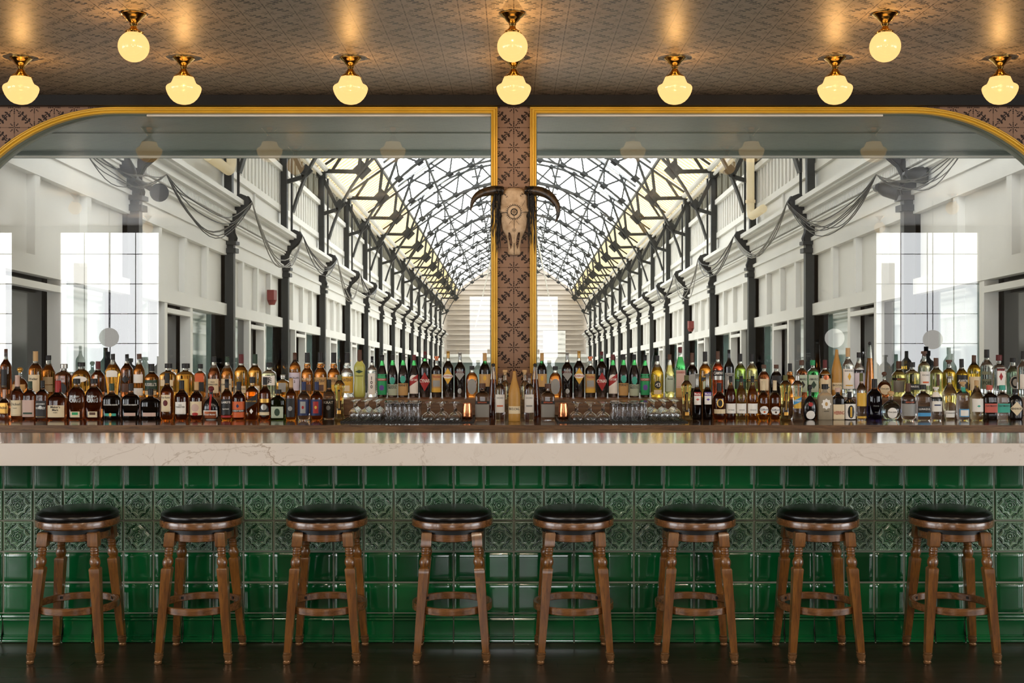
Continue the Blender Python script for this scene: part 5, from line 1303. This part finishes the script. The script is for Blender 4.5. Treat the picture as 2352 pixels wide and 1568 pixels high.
# ------------------------------------------------------------------ painted bull skull on the pillar
SKY = 9.16; SS = F/9.1
def skx(zx): return (zx-868)*.1403/SS
def skz(zy): return EYE-((400+zy*.1403)-750)/SS
sk = empty('bull_skull', (0.003, WALL_Y, skz(600)), 'painted bull skull with curved horns and black hair hung on the tiled pillar', 'skull')
SK0 = Vector(sk.location)
lv = [(180, 95, .030), (200, 150, .05), (240, 205, .066), (300, 228, .074), (400, 234, .080), (470, 232, .084), (530, 248, .086), (575, 268, .084), (610, 262, .084), (660, 244, .083), (720, 226, .080), (800, 212, .077), (880, 198, .074), (950, 158, .07), (1010, 130, .064), (1070, 114, .058), (1140, 104, .052), (1200, 101, .046), (1250, 108, .040), (1285, 96, .032), (1305, 60, .02)]
nx = 72
def sk_front(u, zy):
    """surface depth in front of the pillar for u in -1..1 at zoom row zy"""
    for a, b in zip(lv[:-1], lv[1:]):
        if a[0] <= zy <= b[0]:
            t = (zy-a[0])/(b[0]-a[0]); hw = a[1]+(b[1]-a[1])*t; d = a[2]+(b[2]-a[2])*t; break
    else: hw, d = (lv[0][1], lv[0][2]) if zy < lv[0][0] else (lv[-1][1], lv[-1][2])
    prof = (1-abs(u)**2.4)**.6
    y = d*prof+.012
    # brow ridges, eye hollows, snout keel
    X = u*hw
    y -= .030*math.exp(-((abs(X)-225)/48)**2-((zy-640)/52)**2)
    y += .010*math.exp(-((abs(X)-215)/40)**2-((zy-560)/30)**2)
    if zy > 780: y += .016*math.exp(-(X/60)**2)*min(1, (zy-780)/150)*(1 if zy < 1080 else max(0, 1-(zy-1080)/120))
    return X, y
rows = []
zys = list(np.linspace(180, 1305, 170))
mb = MB(); 
for zy in zys:
    for k in range(nx+1):
        u = -1+2*k/nx; xv, y = sk_front(u, zy)
        mb.v.append((skx(868+xv), -y, skz(zy)-SK0.z))
n1 = nx+1; faces = []
for i in range(len(zys)-1):
    for k in range(nx):
        zc = (zys[i]+zys[i+1])/2; uc = -1+2*(k+.5)/nx
        xv, _ = sk_front(uc, zc)
        # nasal openings
        lo, hi = 930, 1215
        if lo < zc < hi:
            t = (zc-lo)/(hi-lo); cx = 84-42*t+ (0 if t > .5 else 0); wd = 30*math.sin(PI*min(1, t*.9+.12))**.8
            if abs(abs(xv)-(cx if t < .55 else 58)) < wd: continue
        faces.append((i*n1+k, (i+1)*n1+k, (i+1)*n1+k+1, i*n1+k+1))
mb.f = faces; mb.m = [0]*len(faces)
bone, nt, b_ = newmat('old_bone'); g = G(nt); o_ = g.obj(); n_ = g.noise(o_, 18, 5); n2_ = g.noise(o_, 60, 3)
g.link(g.mixc(g.mixc(lin((214, 190, 158)), lin((168, 138, 104)), g.ramp(n_, .4, .75)), lin((120, 92, 62)), g.ramp(n2_, .62, .8)*.6), b_.inputs['Base Color']); b_.inputs['Roughness'].default_value = .6
g.bump(n2_, .3, .003, b_.inputs['Normal'])
so = mb.build('bone', bone, sk, smooth=True)
sm = so.modifiers.new('thick', 'SOLIDIFY'); sm.thickness = .006; sm.offset = -1
# eye and nose hollows backing
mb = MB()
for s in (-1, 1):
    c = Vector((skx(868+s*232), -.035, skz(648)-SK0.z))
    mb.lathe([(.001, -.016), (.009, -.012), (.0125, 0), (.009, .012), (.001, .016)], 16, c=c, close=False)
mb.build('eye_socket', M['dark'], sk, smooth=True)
ink = mat('black_ink', (18, 15, 14), .6)
def skp(zx, zy, lift=.0015):
    hw = None
    for a, b in zip(lv[:-1], lv[1:]):
        if a[0] <= zy <= b[0]: t = (zy-a[0])/(b[0]-a[0]); hw = a[1]+(b[1]-a[1])*t; break
    u = max(-.98, min(.98, (zx-868)/hw)); X, y = sk_front(u, zy)
    return (skx(868+X), -y-lift, skz(zy)-SK0.z)
mb = MB(); cx, cy_ = 868, 597
def ring(r0, r1, n=48, c=(cx, cy_)):
    vs_ = [skp(c[0]+r*math.cos(2*PI*k/n), c[1]+r*math.sin(2*PI*k/n)) for k in range(n) for r in (r0, r1)]
    mb.add(vs_, [(2*k, 2*k+1, (2*k+3) % (2*n), (2*k+2) % (2*n)) for k in range(n)])
ring(104, 110); ring(44, 60); ring(18, 24); ring(28, 32, c=(868, 897)); ring(14, 19, c=(868, 897)); ring(2, 8, c=(868, 897)); ring(2, 10)
for k in range(28):
    a = 2*PI*k/28; mb.add([skp(cx+112*math.cos(a-.08), cy_+112*math.sin(a-.08)), skp(cx+112*math.cos(a+.08), cy_+112*math.sin(a+.08)), skp(cx+146*math.cos(a), cy_+146*math.sin(a))], [(0, 1, 2)])
for k in range(8):
    a = 2*PI*k/8; mb.add([skp(cx+22*math.cos(a), cy_+22*math.sin(a)), skp(cx+48*math.cos(a+.5), cy_+48*math.sin(a+.5)), skp(cx+48*math.cos(a+.2), cy_+48*math.sin(a+.2))], [(0, 1, 2)])
def stroke(pts, w2):
    for (xa, ya), (xb, yb) in zip(pts[:-1], pts[1:]):
        d = math.hypot(xb-xa, yb-ya); nx_, ny_ = -(yb-ya)/d*w2, (xb-xa)/d*w2; n_s = max(1, int(d/20))
        for q in range(n_s):
            x0, y0 = xa+(xb-xa)*q/n_s, ya+(yb-ya)*q/n_s; x1, y1 = xa+(xb-xa)*(q+1)/n_s, ya+(yb-ya)*(q+1)/n_s
            mb.add([skp(x0+nx_, y0+ny_), skp(x1+nx_, y1+ny_), skp(x1-nx_, y1-ny_), skp(x0-nx_, y0-ny_)], [(0, 1, 2, 3)])
stroke([(868, 650), (868, 866)], 4); stroke([(868, 930), (868, 1085)], 1.5); stroke([(610, 607), (758, 602)], 5); stroke([(978, 600), (1110, 594)], 4)
stroke([(868, 1110), (868, 1290)], 4)
stroke([(705, 288), (735, 312)], 4); stroke([(735, 312), (722, 320), (705, 288)], 4); stroke([(728, 338), (748, 352)], 4); stroke([(745, 326), (760, 346)], 4)
stroke([(990, 275), (1012, 290)], 4); stroke([(1012, 290), (1020, 300), (988, 302)], 4); stroke([(966, 322), (990, 338)], 4); stroke([(985, 305), (976, 330)], 3)
stroke([(1050, 400), (1000, 500)], 2.5); stroke([(820, 745), (780, 800)], 2.5); stroke([(905, 745), (950, 800)], 2.5)
mb.build('sun_drawing', ink, sk)
horn, nt, b_ = newmat('horn'); g = G(nt); o_ = g.obj(); x_, y_, z_ = g.xyz(o_); n_ = g.noise(o_, 30, 4, .6, 1)
g.link(g.mixc(lin((84, 64, 38)), lin((20, 18, 13)), g.ramp(n_, .3, .65)), b_.inputs['Base Color']); b_.inputs['Roughness'].default_value = .35; g.bump(n_, .4, .004, b_.inputs['Normal'])
def hornpts(pts):
    out = []; k = len(pts)
    P_ = [Vector((skx(a), -d, skz(b)-SK0.z)) for a, b, d, r in pts]; R_ = [r*.1403/SS for *_, r in pts]
    vv = []; rr = []
    for i in range(k-1):
        p0, p1, p2, p3 = P_[max(0, i-1)], P_[i], P_[i+1], P_[min(k-1, i+2)]
        for t in np.linspace(0, 1, 6)[:-1]:
            vv.append(.5*((2*p1)+(p2-p0)*t+(2*p0-5*p1+4*p2-p3)*t*t+(3*p1-p0-3*p2+p3)*t**3)); rr.append(R_[i]+(R_[i+1]-R_[i])*t)
    vv.append(P_[-1]); rr.append(R_[-1]); return vv, rr
for pts in ([(690, 235, .04, 72), (560, 225, .05, 78), (450, 245, .07, 78), (330, 285, .095, 66), (240, 345, .115, 52), (185, 430, .125, 36), (160, 510, .125, 20), (158, 585, .12, 3)],
            [(1050, 235, .04, 72), (1170, 232, .05, 80), (1300, 250, .07, 80), (1430, 310, .095, 74), (1530, 410, .115, 60), (1590, 530, .125, 46), (1590, 660, .13, 30), (1545, 785, .125, 3)]):
    v, r = hornpts(pts); MB().tube(v, r, 18).build('horn', horn, sk, smooth=True)
hair = mat('black_hair', (20, 17, 13), .55)
for s in (-1, 1):
    mb = MB(); rr = random.Random(s+3)
    for k in range(64):
        x0 = 868+s*rr.uniform(215, 330); y0 = rr.uniform(160, 330); L_ = rr.uniform(450, 1050) if k % 3 else rr.uniform(250, 420); d0 = rr.uniform(.012, .065)
        wv = rr.uniform(8, 28); ph = rr.uniform(0, 6); pts = []
        dx = s*rr.uniform(-10, 75)
        for q in range(12):
            t = q/11; xx = x0+dx*math.sin(PI*.5*t)+wv*math.sin(ph+t*9)*t; xx = 868+s*max(abs(xx-868), 232+10*math.sin(q))
            pts.append(Vector((skx(xx), -d0*(1-.3*t), skz(y0+L_*t)-SK0.z)))
        mb.tube(pts, [.0022]*10+[.0016, .0006], 5)
    for k in range(12):
        x0 = 868+s*rr.uniform(190, 340); pts = [Vector((skx(x0+s*20*math.sin(q)), -rr.uniform(.05, .09), skz(165+q*22)-SK0.z)) for q in range(7)]
        mb.tube(pts, .004, 6)
    mb.build('hair', hair, sk)
MB().box((0, -.006, .02), (.06, .012, .10)).build('wall_mount', M['dark'], sk)
